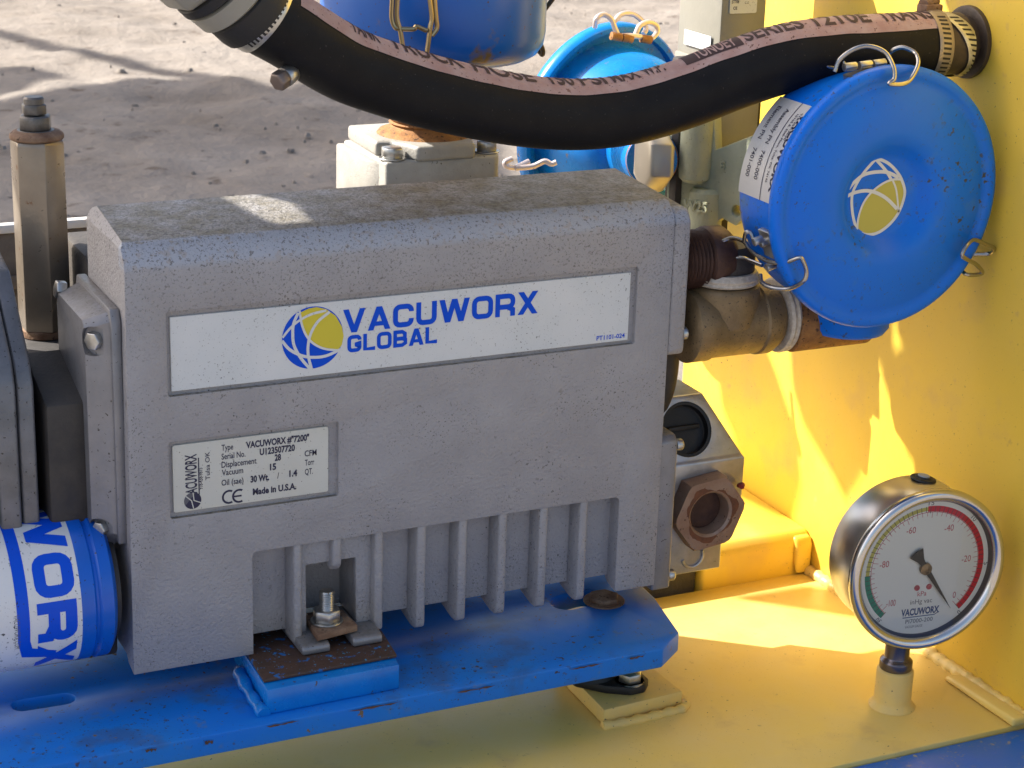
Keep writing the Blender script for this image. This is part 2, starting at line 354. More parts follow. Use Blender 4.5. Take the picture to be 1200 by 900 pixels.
def arcband(cx, cy, r0, r1, a0, a1, n=40):
    V = []; F = []
    for i in range(n+1):
        t = math.radians(a0+(a1-a0)*i/n); V += [(cx+r0*math.cos(t), cy+r0*math.sin(t)), (cx+r1*math.cos(t), cy+r1*math.sin(t))]
    F = [(2*i, 2*i+1, 2*i+3, 2*i+2) for i in range(n)]; return V, F
# ================================================================== GROUND
GZ = -700
def ground_mat():
    m = bpy.data.materials.new('dusty_ground'); m.use_nodes = True; t = m.node_tree; N = t.nodes; L = t.links; b = N['Principled BSDF']
    b.inputs['Roughness'].default_value = .95; b.inputs['Specular IOR Level'].default_value = .1
    tc = N.new('ShaderNodeTexCoord'); P = tc.outputs['Object']
    def nz(s, d=6, r=.6):
        n = N.new('ShaderNodeTexNoise'); n.inputs['Scale'].default_value = s; n.inputs['Detail'].default_value = d; n.inputs['Roughness'].default_value = r
        L.new(P, n.inputs['Vector']); return n.outputs['Fac']
    def rp(src, stops):
        r = N.new('ShaderNodeValToRGB'); L.new(src, r.inputs[0]); e = r.color_ramp.elements
        e[0].position, e[0].color = stops[0]; e[1].position, e[1].color = stops[-1]
        for p, c in stops[1:-1]: x = e.new(p); x.color = c
        return r.outputs[0]
    base = rp(nz(2.2, 8, .65), [(.3, (.19, .165, .14, 1)), (.5, (.25, .222, .195, 1)), (.7, (.30, .27, .24, 1))])
    dark = rp(nz(14, 6, .6), [(.60, (0, 0, 0, 1)), (.70, (1, 1, 1, 1))])
    x = N.new('ShaderNodeMix'); x.data_type = 'RGBA'; L.new(dark, x.inputs['Factor']); L.new(base, x.inputs['A']); x.inputs['B'].default_value = (.14, .115, .095, 1)
    L.new(x.outputs['Result'], b.inputs['Base Color'])
    bp = N.new('ShaderNodeBump'); bp.inputs['Distance'].default_value = .035; bp.inputs['Strength'].default_value = .7; L.new(nz(9, 8, .65), bp.inputs['Height']); L.new(bp.outputs[0], b.inputs['Normal'])
    return m
gm = ground_mat()
gx = np.concatenate([[-150000, -30000, -6000], np.linspace(0, 6500, 150), [9000, 30000, 150000]]); gy = np.concatenate([[-150000, -10000], np.linspace(3000, 8600, 130), [12000, 40000, 200000]])
from mathutils import noise as mn
V = []; F = []
for i, x in enumerate(gx):
    for j, y in enumerate(gy):
        inn = 0 < x < 6500 and 3000 < y < 8600
        z = GZ+(20*mn.noise(Vector((x/420, y/420, 1)))+14*mn.noise(Vector((x/150, y/150, 5)))+6*mn.noise(Vector((x/70, y/70, 9))) if inn else 0)
        V.append((x, y, z))
ny = len(gy)
for i in range(len(gx)-1):
    for j in range(ny-1): F.append((i*ny+j, (i+1)*ny+j, (i+1)*ny+j+1, i*ny+j+1))
g = obj('ground', V, F, gm, None, smooth=60); g['kind'] = 'structure'
stone_m = mat('loose_stones', (.20, .175, .15), .95, 0, (60, (.27, .24, .21), .8))
V = []; F = []
for k in range(430):
    px, py = rnd.uniform(-60, 1100), rnd.uniform(-60, 300); c = U(px, py, Z=GZ); s = rnd.choice([4, 4, 5, 6, 7, 9, 12])*rnd.uniform(.7, 1.3)
    if rnd.random() < .02: s *= 2.4
    pts = []; base = len(V)
    for a in range(6):
        t = a*math.pi/3+rnd.uniform(-.3, .3); r = s*rnd.uniform(.8, 1.5); V.append((c[0]+r*math.cos(t), c[1]+r*math.sin(t), GZ-4))
    for a in range(6):
        t = a*math.pi/3+rnd.uniform(-.3, .3); r = s*rnd.uniform(.4, .9); V.append((c[0]+r*math.cos(t), c[1]+r*math.sin(t), GZ+3+s*rnd.uniform(.1, .42)))
    for a in range(6): F.append((base+a, base+(a+1) % 6, base+6+(a+1) % 6, base+6+a))
    F.append(tuple(base+6+a for a in range(6)))
st = obj('loose_stones', V, F, stone_m, None, smooth=50); st['kind'] = 'stuff'; st['label'] = 'small dark stones and clods scattered over the grey dirt behind the pump'; st['category'] = 'stones'
# ================================================================== YELLOW FRAME
FZ = -60; WX = 425
fr = thing('yellow_frame', 'yellow painted steel frame with floor plate and upright side wall under the pump', 'machine frame', (WX, 0, FZ))
obj('floor_plate', *box(-260, WX, -98, 100, FZ-8, FZ), yellow_dusty, fr, bevel=.6)
obj('side_wall', *box(WX, WX+10, -150, 256, FZ-8, 470), yellow, fr, bevel=1)
bm_ = obj('rear_beam', *prism([(100, FZ-8), (100, -40), (105, -35), (300, -35), (300, FZ-8)], 352, WX, 'X'), yellow, fr, bevel=2.5, segs=3)
bx = U(943, 630, Y=99)
obj('beam_end_cap', *prism([(97.5, FZ), (97.5, -42), (100, -37.5), (106, -37)], 413, 424.5, 'X'), yellow, fr, bevel=2, segs=3)
wp = [(WX-1.5, -98+i*4.0+rnd.uniform(-.4, .4), FZ+1.2+rnd.uniform(-.35, .35)) for i in range(50)]
obj('weld_bead', *tube(wp, lambda t: 3.6+.5*math.sin(t*160), 10, 2), yellow_dusty, fr)
obj('corner_gusset', *prism([(-100, FZ+.3), (-100, FZ+5), (-46, FZ+3.6), (-44, FZ+.3)], WX-13, WX-4, 'X'), yellow_dusty, fr, bevel=1.4, segs=3)
# mounting pad under the rubber foot
pd = obj('mounting_pad', *prism([(225, -22), (271, -19), (269, 34), (227, 34)], FZ+.3, FZ+9, 'Z'), cream, fr, bevel=1.2, segs=2)
pts = [(224, -23, FZ+.8), (240, -24, FZ+.8), (258, -23, FZ+.8), (271, -21, FZ+.8), (274, -10, FZ+.8), (272, 10, FZ+.8)]
obj('pad_weld', *tube(pts, lambda t: 2.6+.5*math.sin(t*60), 10, 6), cream, fr)
gb = U(1045, 826, Z=FZ)
obj('gauge_socket', *lathe([(12.0, 0), (10.6, 1.6), (9.7, 3), (9.3, 4), (9.2, 20), (8.2, 21), (6, 21)], gb, (0, 0, 1), 40), cream, fr, bevel=.4)
# blue beam at the bottom right
bb = thing('blue_beam', 'blue beam with sand stuck to it along the front of the yellow floor, bottom right', 'beam', (300, -105, FZ-20))
obj('beam_top', *box(-260, 470, -190, -98.5, FZ-18, FZ-2), blue_dusty, bb, bevel=1.2)
obj('beam_lip', *box(-260, 470, -200, -126, FZ-26, FZ-19), blue_dusty, bb, bevel=1.5)
# ================================================================== BLUE BASE PLATE
PZ = -15
bp = thing('blue_base_plate', 'blue painted steel base plate with slotted holes carrying the grey pump', 'base plate', (100, 0, PZ-10))
poly = [(-260, -38.5), (247, -37.5), (263, -25), (272, 16), (275, 60), (275, 74), (-260, 74)]
def slot(cx, cy, L_, W_, ang=0):
    P = []
    for s in (1, -1):
        for k in range(9):
            t = math.radians(-90+180*k/8+(0 if s > 0 else 180)); P.append((s*(L_-W_)/2+W_/2*math.cos(t), W_/2*math.sin(t)))
    c, s_ = math.cos(ang), math.sin(ang)
    return prism([(cx+x*c-y*s_, cy+x*s_+y*c) for x, y in P], PZ-20, PZ+5, 'Z')
s1 = U(51, 822, Z=PZ); s2 = U(672, 705, Z=PZ)
obj('plate', *prism(poly, PZ-10, PZ, 'Z'), blue_plate, bp, bevel=.9, segs=2, cuts=[slot(s1[0], s1[1], 28, 11, math.radians(-2)), slot(s2[0]+3, s2[1]+2, 30, 17, .2)])
obj('mounting_block', *prism([(51, -30.5), (114.5, -29), (118, 3), (118, 34), (54, 34), (52.5, 3)], PZ, -2.6, 'Z'), blue_old, bp, bevel=1.1, segs=2)
obj('block_top_plate', *prism([(51.6, -24.5), (115.5, -23), (118.5, 4), (118.5, 34), (53.6, 34), (53, 4)], -2.3, -.6, 'Z'), blue_rust, bp, bevel=.5, label='rust-flaked top of the blue mounting block')
pts = [(49.5, -31, -14), (49, -22, -13), (49.2, -10, -12.5), (50, 2, -12), (51, 10, -12)]
wb = obj('weld_bead', *tube(pts, lambda t: 2.9+.35*math.sin(t*23)+.3*math.sin(t*9+1), 12, 9), blue_old, bp)
pl = U(738, 690, Z=PZ)
nut_bolt('flange_bolt', (U(712, 708, Z=PZ)[0], U(712, 708, Z=PZ)[1]+4, PZ+.8), (0, 0, 1), 8, 2.5, rust, bp, washer=(10.5, .8))
chip_m = mat('rusty_chip', (.07, .038, .026), .8, 0, (3, (.14, .07, .04), .8), (), (1, .2))
def chip(x0, x1, z0, z1, y):
    n = 9; top = [(x0+(x1-x0)*i/n, z1+rnd.uniform(-.35, .35)*(z1-z0)) for i in range(n+1)]; bot = [(x0+(x1-x0)*i/n, z0+rnd.uniform(-.3, .6)*(z1-z0)) for i in range(1, n)][::-1]
    obj('paint_chip', *prism(top+bot, y-.06, y+.03, 'Y'), chip_m, bp, smooth=0)
for x0, x1, z0, z1 in ((48, 63, -15.6, -14.95), (86, 112, -15.8, -15.0), (139, 158, -16.6, -15.9), (196, 214, -15.7, -15.0), (-6, -1, -16.5, -15.2), (20, 24, -18, -16.6), (228, 236, -15.9, -15.1)):
    chip(x0, x1, z0-.9, z1-.9, -38.62+.09*0+.0)
# rubber foot between plate and pad
rf = thing('rubber_mount', 'black rubber anti-vibration mount under the right end of the blue plate', 'rubber mount', (250, -6, FZ+9))
obj('rubber_base', *prism([(222, 4), (233, -8), (244, -15), (252, -14.5), (257, -9), (257, 8), (250, 26), (222, 26)], FZ+9.2, FZ+14, 'Z'), black, rf, bevel=1.5)
obj('rubber_body', *lathe([(17, 0), (14, 6), (13, 14), (16, 20.5)], (232, 12, FZ+14), (0, 0, 1), 32), black, rf)
nut_bolt('mount_bolt', (247, -7, FZ+14), (0, 0, 1), 6.3, 5.0, steel, rf, washer=(7.5, .8))
# ================================================================== PUMP
pu = thing('vacuum_pump', 'grey cast ribbed vacuum pump with white name strip and data plate on blue base', 'vacuum pump', (130, 30, -2))
prof = [(0, 0), (0, 184.5), (1.2, 187.5), (6.5, 193), (9, 194), (60, 197.5), (64, 196), (68, 190), (68, 5), (12, 5), (9, 2)]
# housing: extruded profile, left top corner cut off, pockets cut into the front
Vh, Fh = prism(prof, .6, 262, 'X')
Vh = [((1.6*v[2]/190+.0 if v[0] < 5 else v[0]), v[1], v[2]) for v in Vh]
cut_corner = prism([(-6, 181), (11, 205), (-6, 205)], -10, 90, 'Y')
def recess(x0, x1, z0, z1, d, r=1.2): return prism(rrect(x0, z0, x1, z1, r), -8, d, 'Y')
c_dec = recess(18.6, 243.8, 127.0, 164.6, 2.4); c_dat = recess(18.3, 95.6, 71.2, 106.6, 2.2)
c_rib = prism(rrect(55, -14, 240, 50, 2.5), -8, 9, 'Y'); c_low = box(55, 240, -8, 90, -8, 5.5)
c_pocket = prism(rrect(78, -6, 106, 37.5, 1.5), 0, 26, 'Y')
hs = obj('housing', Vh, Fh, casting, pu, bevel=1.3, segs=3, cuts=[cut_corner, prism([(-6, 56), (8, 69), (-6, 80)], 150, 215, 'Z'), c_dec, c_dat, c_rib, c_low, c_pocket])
# ribs
ribx = [(75, 78, 0), (93.6, 97, 1), (114, 117.4, 2), (135, 138.6, 0), (156, 159.4, 0), (176.6, 180, 0), (198, 201.4, 0), (219.4, 222.8, 0)]
for x0, x1, k in ribx:
    if k == 1: P = [(9.5, 51), (9.5, 36), (4, 33.5), (0.4, 37), (0.4, 51)]
    elif k == 2 or x0 == 75: P = [(10, 51), (10, 3), (4, 1), (0.2, 1), (0.2, 51)]
    else: P = [(9.5, 51), (9.5, 6), (30, 6), (30, 4), (7, -1.8), (3, -2.2), (0.9, -1.2), (.2, 1.5), (.2, 51)]
    Vr, Fr = prism(P, x0-.3, x1+.3, 'X'); xm = (x0+x1)/2
    Vr = [(v[0]+(1 if v[0] > xm else -1)*min(1.6, max(0, v[1])*.16), v[1], v[2]) for v in Vr]     # moulding draft: wider at the root
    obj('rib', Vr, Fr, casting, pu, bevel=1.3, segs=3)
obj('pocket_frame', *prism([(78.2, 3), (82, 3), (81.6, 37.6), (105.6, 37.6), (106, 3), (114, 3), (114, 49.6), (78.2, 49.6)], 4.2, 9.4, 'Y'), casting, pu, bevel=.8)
for x0, x1 in ((75, 88.5), (99.5, 114)):
    obj('foot', *prism([(-9.5, -.4), (-9.5, 2.6), (-8, 3.8), (0, 4.9), (24, 5.3), (24, -.4)], x0, x1, 'X'), casting_smooth, pu, bevel=1.1, segs=3)
cp = obj('clamp_plate', *prism([(82.5, -8), (103.5, -4.5), (103, 14), (84, 14)], 4.9, 8.2, 'Z'), rust, pu, bevel=.5, label='square clamp plate with rusty front edge')
nut_bolt('clamp_nut', (91.5, 4, 9.2), (0, 0, 1), 6.6, 5.6, steel, pu, shaft=(3.5, 9), washer=(7.5, .9), rot=.35)
# name strip
dec = obj('name_strip', *box(20.6, 240.8, 1.5, 2.6, 128.8, 161.7), white_decal, pu, bevel=.15, segs=1)
def onface(y): return lambda u, v, l: (u, y-l, v)
def dz(x, y): p = U(330+x/6.316, 340+y/6.316, Y=1.4); return (p[0], p[2])
cen = dz(231, 352); rr_ = (dz(459, 340)[0]-dz(5, 360)[0])/2
flat('globe_disc', [fanpoly(circ(*cen, rr_, 56))], onface(1.42), print_blue, dec)
yl = [(140, 165), (200, 136), (260, 125), (330, 140), (400, 190), (447, 270), (459, 340), (445, 405), (422, 440), (320, 430), (240, 395), (185, 340), (150, 250)]
flat('globe_segment', [fanpoly([dz(*p) for p in yl])], onface(1.36), print_yellow, dec)
arcs = [([(122, 168), (88, 250), (82, 330), (92, 410), (140, 500), (215, 588)], 1.35), ([(6, 352), (60, 285), (130, 225), (220, 178), (330, 150)], 1.1),
        ([(2, 375), (60, 440), (150, 485), (240, 497), (330, 485), (432, 440)], 1.35), ([(355, 160), (270, 230), (220, 310), (198, 390), (196, 480), (222, 590)], 1.3),
        ([(132, 150), (148, 250), (185, 340), (240, 398), (320, 434), (432, 446)], 1.0)]
flat('globe_lines', [ribbon2([dz(*p) for p in smooth2(a)], w_) for a, w_ in arcs], onface(1.30), white_decal, dec)
a0 = U(402, 390.5, Y=1.4); a1 = U(630, 371.5, Y=1.4); a2 = U(402, 364, Y=1.4)
flat('brand_name', word('VACUWORX', a0[0], a0[2]-.1, a1[0]-a0[0], 10.7, 2.35), onface(1.38), print_blue, dec)
b0 = U(407, 413.5, Y=1.4); b1 = U(512, 404, Y=1.4)
flat('brand_second_line', word('GLOBAL', b0[0], b0[2], b1[0]-b0[0], 7.9, 1.75), onface(1.38), print_blue, dec)
c0 = U(699, 399, Y=1.4); c1 = U(732, 396, Y=1.4)
flat('part_number', [btext('PT1101-024', c0[0], c0[2], c1[0]-c0[0], 2.1, .02)], onface(1.4), print_blue, dec)
# data plate
dp = obj('data_plate', *prism(rrect(20.2, 73.4, 91.2, 104.4, 1), 1.3, 2.4, 'Y'), cream_decal, pu, bevel=.12, segs=1)
def dt(x, y): p = U(200+x/6, 500+y/6, Y=1.2); return p[0], p[2]
norm = [('Type', 358, 170, 440), ('Serial No.', 358, 232, 526), ('Displacement', 358, 290, 604), ('Vacuum', 360, 345, 510), ('Oil (sae)', 358, 416, 512), ('CFM', 942, 210, 1026), ('Torr', 944, 274, 1010), ('QT.', 944, 338, 1000), ('/', 750, 364, 762)]
bold = [('VACUWORX #"7200"', 530, 152, 974), ('U123507720', 626, 200, 874), ('28', 732, 240, 776), ('15', 698, 306, 742), ('30 Wt.', 562, 392, 692), ('1.4', 834, 352, 890), ('Made in U.S.A.', 578, 480, 884)]
def ln(s, x0, y, x1, b, hh=2.75):
    A = dt(x0, y); B = dt(x1, y-(x1-x0)*.115); return btext(s, A[0], A[1], B[0]-A[0], hh, b)
flat('plate_text', [ln(*a, .012) for a in norm], onface(1.22), print_ink, dp)
flat('plate_bold_text', [ln(*a, .04, 2.9) for a in bold], onface(1.22), print_ink, dp)
A = dt(372, 528); 
def ce(cx, cy, r): return [arcband(cx, cy, r*.72, r, 60, 300, 20)]
cc1 = dt(408, 494); cc2 = dt(470, 488)
flat('approval_mark', ce(cc1[0]+.2, cc1[1], 3.3)+ce(cc2[0]+.8, cc2[1], 3.3)+[ribbon2([(cc2[0]-1.8, cc2[1]), (cc2[0]+1.9, cc2[1])], .8)], onface(1.22), print_ink, dp)
def vert(x, y): return lambda u, v, l: (x-v, 1.22-l, y+u)
A = dt(185, 468); B = dt(180, 190)
flat('vertical_name', [btext('ACUWORX', 0, 0, B[1]-A[1], 5.0, .025), ribbon2([(-2, -1.0), (B[1]-A[1]-2, -1.0)], .5)], vert(A[0], A[1]), print_ink, dp)
A2 = dt(226, 440); B2 = dt(222, 288)
flat('phone_line', [btext('918-438-9875', 0, 0, B2[1]-A2[1], 2.0, .015), btext('Tulsa OK', 4, -3.3, 13, 2.0, .01)], vert(A2[0], A2[1]), print_ink, dp)
A = dt(155, 520)
flat('small_globe', [fanpoly(circ(A[0], A[1], 3.9, 28))], onface(1.24), print_grey, dp)
flat('small_globe_dark', [fanpoly([(A[0]+3.9*math.cos(t), A[1]+3.9*math.sin(t)) for t in np.linspace(-2.6, 1.2, 16)])], onface(1.20), print_ink, dp)
flat('small_globe_lines', [ribbon2([(A[0]-3, A[1]+2.4), (A[0]-.5, A[1]), (A[0]+.3, A[1]-3.7)], .45), ribbon2([(A[0]+.2, A[1]+3.7), (A[0]+.6, A[1]), (A[0]+3.6, A[1]-1.4)], .45)], onface(1.16), cream_decal, dp)
# left side cover (with gasket step and screws)
cv = [(8, 60), (6, 66), (6, 160), (10, 165), (60, 165), (66, 158), (68, 150), (68, 78), (60, 62)]
obj('gasket_flange', *prism([(6.5, 60), (6, 160), (9, 165.5), (66, 166), (68.5, 160), (68.5, 68), (60, 56)], -3.2, 1.2, 'X'), casting_smooth, pu, bevel=.8)
Vc, Fc = prism([(8.5, 64), (8.5, 160), (12, 163.5), (62, 163.5), (66.5, 158), (66.5, 84), (44, 58), (14, 57)], -3.0, -13, 'X')
n_ = 8
Vc2 = []
for i, v in enumerate(Vc):
    if i >= n_:
        cy, cz = 37, 112; Vc2.append((v[0], cy+(v[1]-cy)*.86, cz+(v[2]-cz)*.93))
    else: Vc2.append(v)
sc1 = lathe([(6.2, 0), (6.2, 30)], (-9.5, 12, 158), (-1, -.5, 0), 24); sc2 = lathe([(5.2, 0), (5.2, 30)], (-9.5, 14, 63), (-1, -.5, 0), 24)
cover = obj('side_cover', Vc2, Fc, casting_smooth, pu, bevel=2.6, segs=4, cuts=[lathe([(6.5, 0), (6.5, 30)], (-8, 12.5, 151.5), (-1, -.75, 0), 24), lathe([(5.5, 0), (5.5, 30)], (-8, 13.5, 66), (-1, -.75, 0), 24)])
for c_, r_ in (((-8.3, 12.8, 151.5), 4.1), ((-8.3, 13.8, 66), 3.6)):
    obj('cover_screw', *hexnut(c_, (-1, -.75, 0), r_, 3.0), steel, cover, bevel=.35, segs=2)
obj('cover_screw', *hexnut((-9, 63, 160), (-1, 0, .2), 4.2, 4.5), steel, cover, bevel=.35)
# right end flanges
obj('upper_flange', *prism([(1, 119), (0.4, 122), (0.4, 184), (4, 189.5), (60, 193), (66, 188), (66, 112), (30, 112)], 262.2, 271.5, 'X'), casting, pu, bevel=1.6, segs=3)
obj('lower_flange', *prism([(1.5, -4), (1.5, 74), (5, 77), (60, 77), (60, -4)], 261.5, 272, 'X'), casting_smooth, pu, bevel=1.2, segs=3)
for z, y in ((71, 3.4), (1.5, 3.8)):
    obj('flange_screw', *lathe([(3.0, 0), (3.0, 3.2), (2.3, 4.0), (1, 4)], (272, y+1.2, z), (1, 0, 0), 20), steel, pu, bevel=.2)
obj('flange_screw', *lathe([(3.2, 0), (3.2, 2.4), (2.3, 3.2), (1, 3.2)], (271.5, 4.5, 128), (1, 0, 0), 20), steel, pu, bevel=.2)
# port block
pb = obj('port_block', *prism([(20, 53), (20, -7), (60, -7), (60, 84), (36, 84), (21.5, 54)], 272, 323, 'X'), alu, pu, bevel=1.1, segs=3,
         cuts=[box(313.5, 330, -5, 70, -20, 30), prism([(276+26, 60+40), (330, 100), (330, 50)], -5, 90, 'Y')] if False else [box(312.6, 330, -5, 70, -20, 31), prism([(302, 90), (305, 84), (323.6, 51), (345, 51), (345, 95), (302, 95)], -5, 90, 'Y')])
# slanted upper face follows the photograph: top edge right corner is cut back
pn = np.array([0, -30, 14.5]); pn = pn/np.linalg.norm(pn)
def onslant(px, py):
    d = ray(px, py); p0 = np.array([0, 21.5, 54.5]); t = np.dot(p0-CC, pn)/np.dot(d, pn); return CC+d*t
hc = onslant(805, 503)
cutc = lathe([(14.2, -9), (14.2, 6)], hc, pn, 48)
cm_ = bpy.data.meshes.new('cutter'); cm_.from_pydata([tuple((np.array(v)-rootloc(pb))*MM) for v in cutc[0]], [], cutc[1])
b2_ = bmesh.new(); b2_.from_mesh(cm_); bmesh.ops.recalc_face_normals(b2_, faces=b2_.faces); b2_.to_mesh(cm_); b2_.free()
co_ = link(bpy.data.objects.new('cutter', cm_)); co_.parent = pu; md_ = pb.modifiers.new('cut', 'BOOLEAN'); md_.operation = 'DIFFERENCE'; md_.solver = 'EXACT'; md_.object = co_
bpy.context.view_layer.update(); ne_ = bpy.data.meshes.new_from_object(pb.evaluated_get(bpy.context.evaluated_depsgraph_get())); pb.modifiers.clear(); pb.data = ne_; ne_.set_sharp_from_angle(angle=math.radians(35)); bpy.data.objects.remove(co_)
obj('port_sleeve', *lathe([(14.0, -8.5), (14.0, -.6), (12.6, -.8), (12.4, -4.5), (11.8, -5), (.01, -5.4)], hc, pn, 48, closed=False), black, pb, label='black lining of the round port in the slanted face')
obj('port_cross_rib', *box(hc[0]-9, hc[0]+9, hc[1]+2.4, hc[1]+4.6, hc[2]-1.6, hc[2]+.8), black, pb, bevel=.5)
hn = U(832, 602, Y=11)
def ringhex(org, axis, R, h, hole, depth, rot):
    n = 48; u, v, a = frame(axis); V = []; F = []; org = np.array(org, float)
    def hexr(t): 
        k = (t-rot) % (math.pi/3); return R*math.cos(math.pi/6)/math.cos(k-math.pi/6)
    rows = [(lambda t: hexr(t), 0), (lambda t: hexr(t), h-1.0), (lambda t: min(hexr(t), R*.955), h), (lambda t: hole+1.2, h), (lambda t: hole, h-1.0), (lambda t: hole*.93, h-depth), (lambda t: .01, h-depth-.01)]
    for fnr, hh in rows:
        for i in range(n):
            t = 2*math.pi*i/n+rot; V.append(org+a*hh+(u*math.cos(t)+v*math.sin(t))*fnr(t))
    for j in range(len(rows)-1):
        for i in range(n): F.append((j*n+i, j*n+(i+1) % n, (j+1)*n+(i+1) % n, (j+1)*n+i))
    F.append(tuple(range(n))[::-1]); return V, F
hb = obj('hex_bushing', *ringhex((hn[0], 19.8, hn[2]), (0, -1, 0), 20.8, 9.5, 11.2, 9, .12), hexbush, pb, smooth=25, label='rust stained hexagonal bushing with open bore')
Vr, Fr = [], []
for k in range(64):
    t = 2*math.pi*k/64; ro_ = 14.3+1.4*math.sin(3*t+1)+.8*math.sin(7*t)+rnd.uniform(-.35, .35)
    for q_ in (12.5, ro_): Vr.append((hn[0]+q_*math.cos(t), 10.22, hn[2]+q_*math.sin(t)))
Fr = [(2*k, 2*k+1, (2*k+3) % 128, (2*k+2) % 128) for k in range(64)]
obj('rust_ring', Vr, Fr, mat('bore_rust', (.20, .075, .035), .8, .1, (3, (.11, .05, .03), .8)), hb, smooth=0)
obj('bore', *lathe([(10.4, 0), (10.2, .4), (.1, .5)], (hn[0], 18.6, hn[2]), (0, -1, 0), 32), dark_thread, hb)
obj('thread_mark', *tube([U(866, 569, Y=18), U(870, 568, Y=14), U(869, 571, Y=12)], 1.3, 8), paint_red, pb)
sm = U(812, 652, Y=19.5)
obj('cast_ring_mark', *tube([(sm[0]+6*math.cos(t), 20, sm[2]+6*math.sin(t)) for t in np.linspace(-2.9, .4, 10)], .9, 8, 3), alu, pb)
# inlet flange casting on top, behind the housing
ic_x0 = U(452, 205, Y=92)[0]; ic_x1 = U(588, 190, Y=92)[0]
n1 = U(462, 190, Y=96); n2 = U(571, 184, Y=100)
ic = obj('inlet_casting', *prism([(ic_x0, 92), (ic_x1-3, 92), (ic_x1, 95), (ic_x1, 150), (ic_x0, 150)], 150, 200.5, 'Z'), light_cast, pu, bevel=1.6, segs=3)
obj('casting_web', *prism([(ic_x0-4, 108), (ic_x0+.5, 100), (ic_x0+.5, 150), (ic_x0-4, 150)], 170, 199, 'Z'), light_cast, ic, bevel=1.2)
xr0 = U(489, 175, Y=91)[0]; xr1 = U(557, 175, Y=91)[0]
obj('raised_pad', *prism([(xr0, 90.8), (xr1, 90.8), (xr1+3, 100), (xr1+2, 152), (ic_x0+3, 152), (ic_x0+1, 108), (n1[0]+3, 108), (xr0-3, 100)], 200, 207.5, 'Z'), light_cast, ic, bevel=1.8, segs=3)
nut_bolt('casting_bolt', (n1[0], 99, 201.4), (0, 0, 1), 5.6, 5.0, steel, pu, washer=(6.6, .8), rot=.3)
nut_bolt('casting_bolt', (n2[0], 101, 201.4), (0, 0, 1), 5.6, 5.0, steel, pu, washer=(6.6, .8), rot=.1)
nk = U(498, 150, Y=122)
pr = [(25, 0), (23, 2.4), (20.5, 3.2)]
for k in range(5): pr += [(18.2, 4.6+k*2.0), (17.0, 5.6+k*2.0)]
pr += [(16.5, 40)]
obj('inlet_nipple', *lathe(pr, (nk[0], 122, 206.5), (0, 0, 1), 48), rust_or, pu, label='rusty threaded nipple rising from the pale casting')
# dark pump body behind
obj('pump_cylinder', *prism([(70, -4), (69, 150), (90, 168), (135, 168), (146, 150), (146, 20), (135, -4)], 6, 196, 'X'), dark_iron, pu, bevel=3)
step_m = mat('dim_grey_casting', (.11, .105, .105), .6, .2, (10, (.08, .078, .075), .8), (), (2, .2))
obj('bearing_housing', *box(-45, -1, 66, 150, 40, 126), step_m, pu, bevel=2.5)
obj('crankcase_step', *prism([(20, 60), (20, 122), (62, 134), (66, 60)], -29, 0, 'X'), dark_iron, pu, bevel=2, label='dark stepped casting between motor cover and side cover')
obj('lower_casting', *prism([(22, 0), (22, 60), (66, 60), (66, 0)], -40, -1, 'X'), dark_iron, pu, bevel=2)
motor_m = mat('motor_cover_grey', (.19, .19, .205), .40, .5, (14, (.13, .13, .135), .8), [(1.6, .67, (.05, .045, .04), .03)], (1.8, .3, .8), dust=((.2, .175, .13), .5, (.1, .09, .07)), rvar=.1)
# motor cover at the left edge
mv = thing('motor_cover', 'grey finned motor end cover cut off by the left edge beside the pump', 'motor', (-60, 50, 60))
def mprof(x, y0): return None
mc = [(14, 62), (14, 128), (19, 139), (48, 168), (90, 178), (90, 62)]
obj('end_cover', *prism([(22, 30), (22, 131), (27, 141), (60, 172), (100, 180), (100, 30)], -40.5, -33, 'X'), motor_m, mv, bevel=1.6, segs=3)
obj('end_cover', *prism([(20, 30), (20, 132), (25, 143), (60, 174.5), (100, 182), (100, 30)], -50, -41, 'X'), motor_m, mv, bevel=1.6, segs=3)
obj('motor_shell', *prism([(24, 30), (24, 128), (30, 137), (60, 166), (100, 174), (100, 30)], -140, -50.6, 'X'), dark_iron, mv, bevel=2)
obj('dark_gap_block', *box(286, 351, 104, 160, -95, -33), dark_iron, pu, bevel=2)  # dark block added to stand in for the shadowed gap beside the rear beam
# spin-on oil filter
F0 = U(62, 603, Y=20); F1 = U(62, 770, Y=20)
fz = (F0[2]+F1[2])/2; fR = (F0[2]-F1[2])/2*1.0; fy = 28
f0 = U(62, 686, Y=fy)[2]
fl = thing('oil_filter', 'white and blue spin-on oil filter lying on its side in front of the motor cover', 'oil filter', (-60, fy, f0-fR))
xe = U(146, 680, Y=fy)[0]
def fx(px, py=686): return U(px, py, Y=fy-fR)[0]
x_end = fx(139); x_s = fx(106)
obj('can', *lathe([(fR-3, 0), (fR, 2), (fR+.3, 7), (fR-.9, 8.2), (fR-.9, 9.2), (fR+.2, 10.2), (fR+.1, 17.5), (fR-.2, 18), (fR-.2, 120)], (x_end, fy, f0), (-1, 0, 0), 96), filter_can, fl)
sl_ = obj('label_sleeve', *lathe([(fR+.05, 0), (fR+.12, .2), (fR+.12, 100)], (x_s, fy, f0), (-1, 0, 0), 96, closed=False), filter_white, fl)
obj('gasket_ring', *lathe([(fR-9, 0), (fR-7, .3), (fR-7, 3), (fR-9, 3)], (x_end+3.2, fy, f0), (-1, 0, 0), 64), dark_iron, fl)
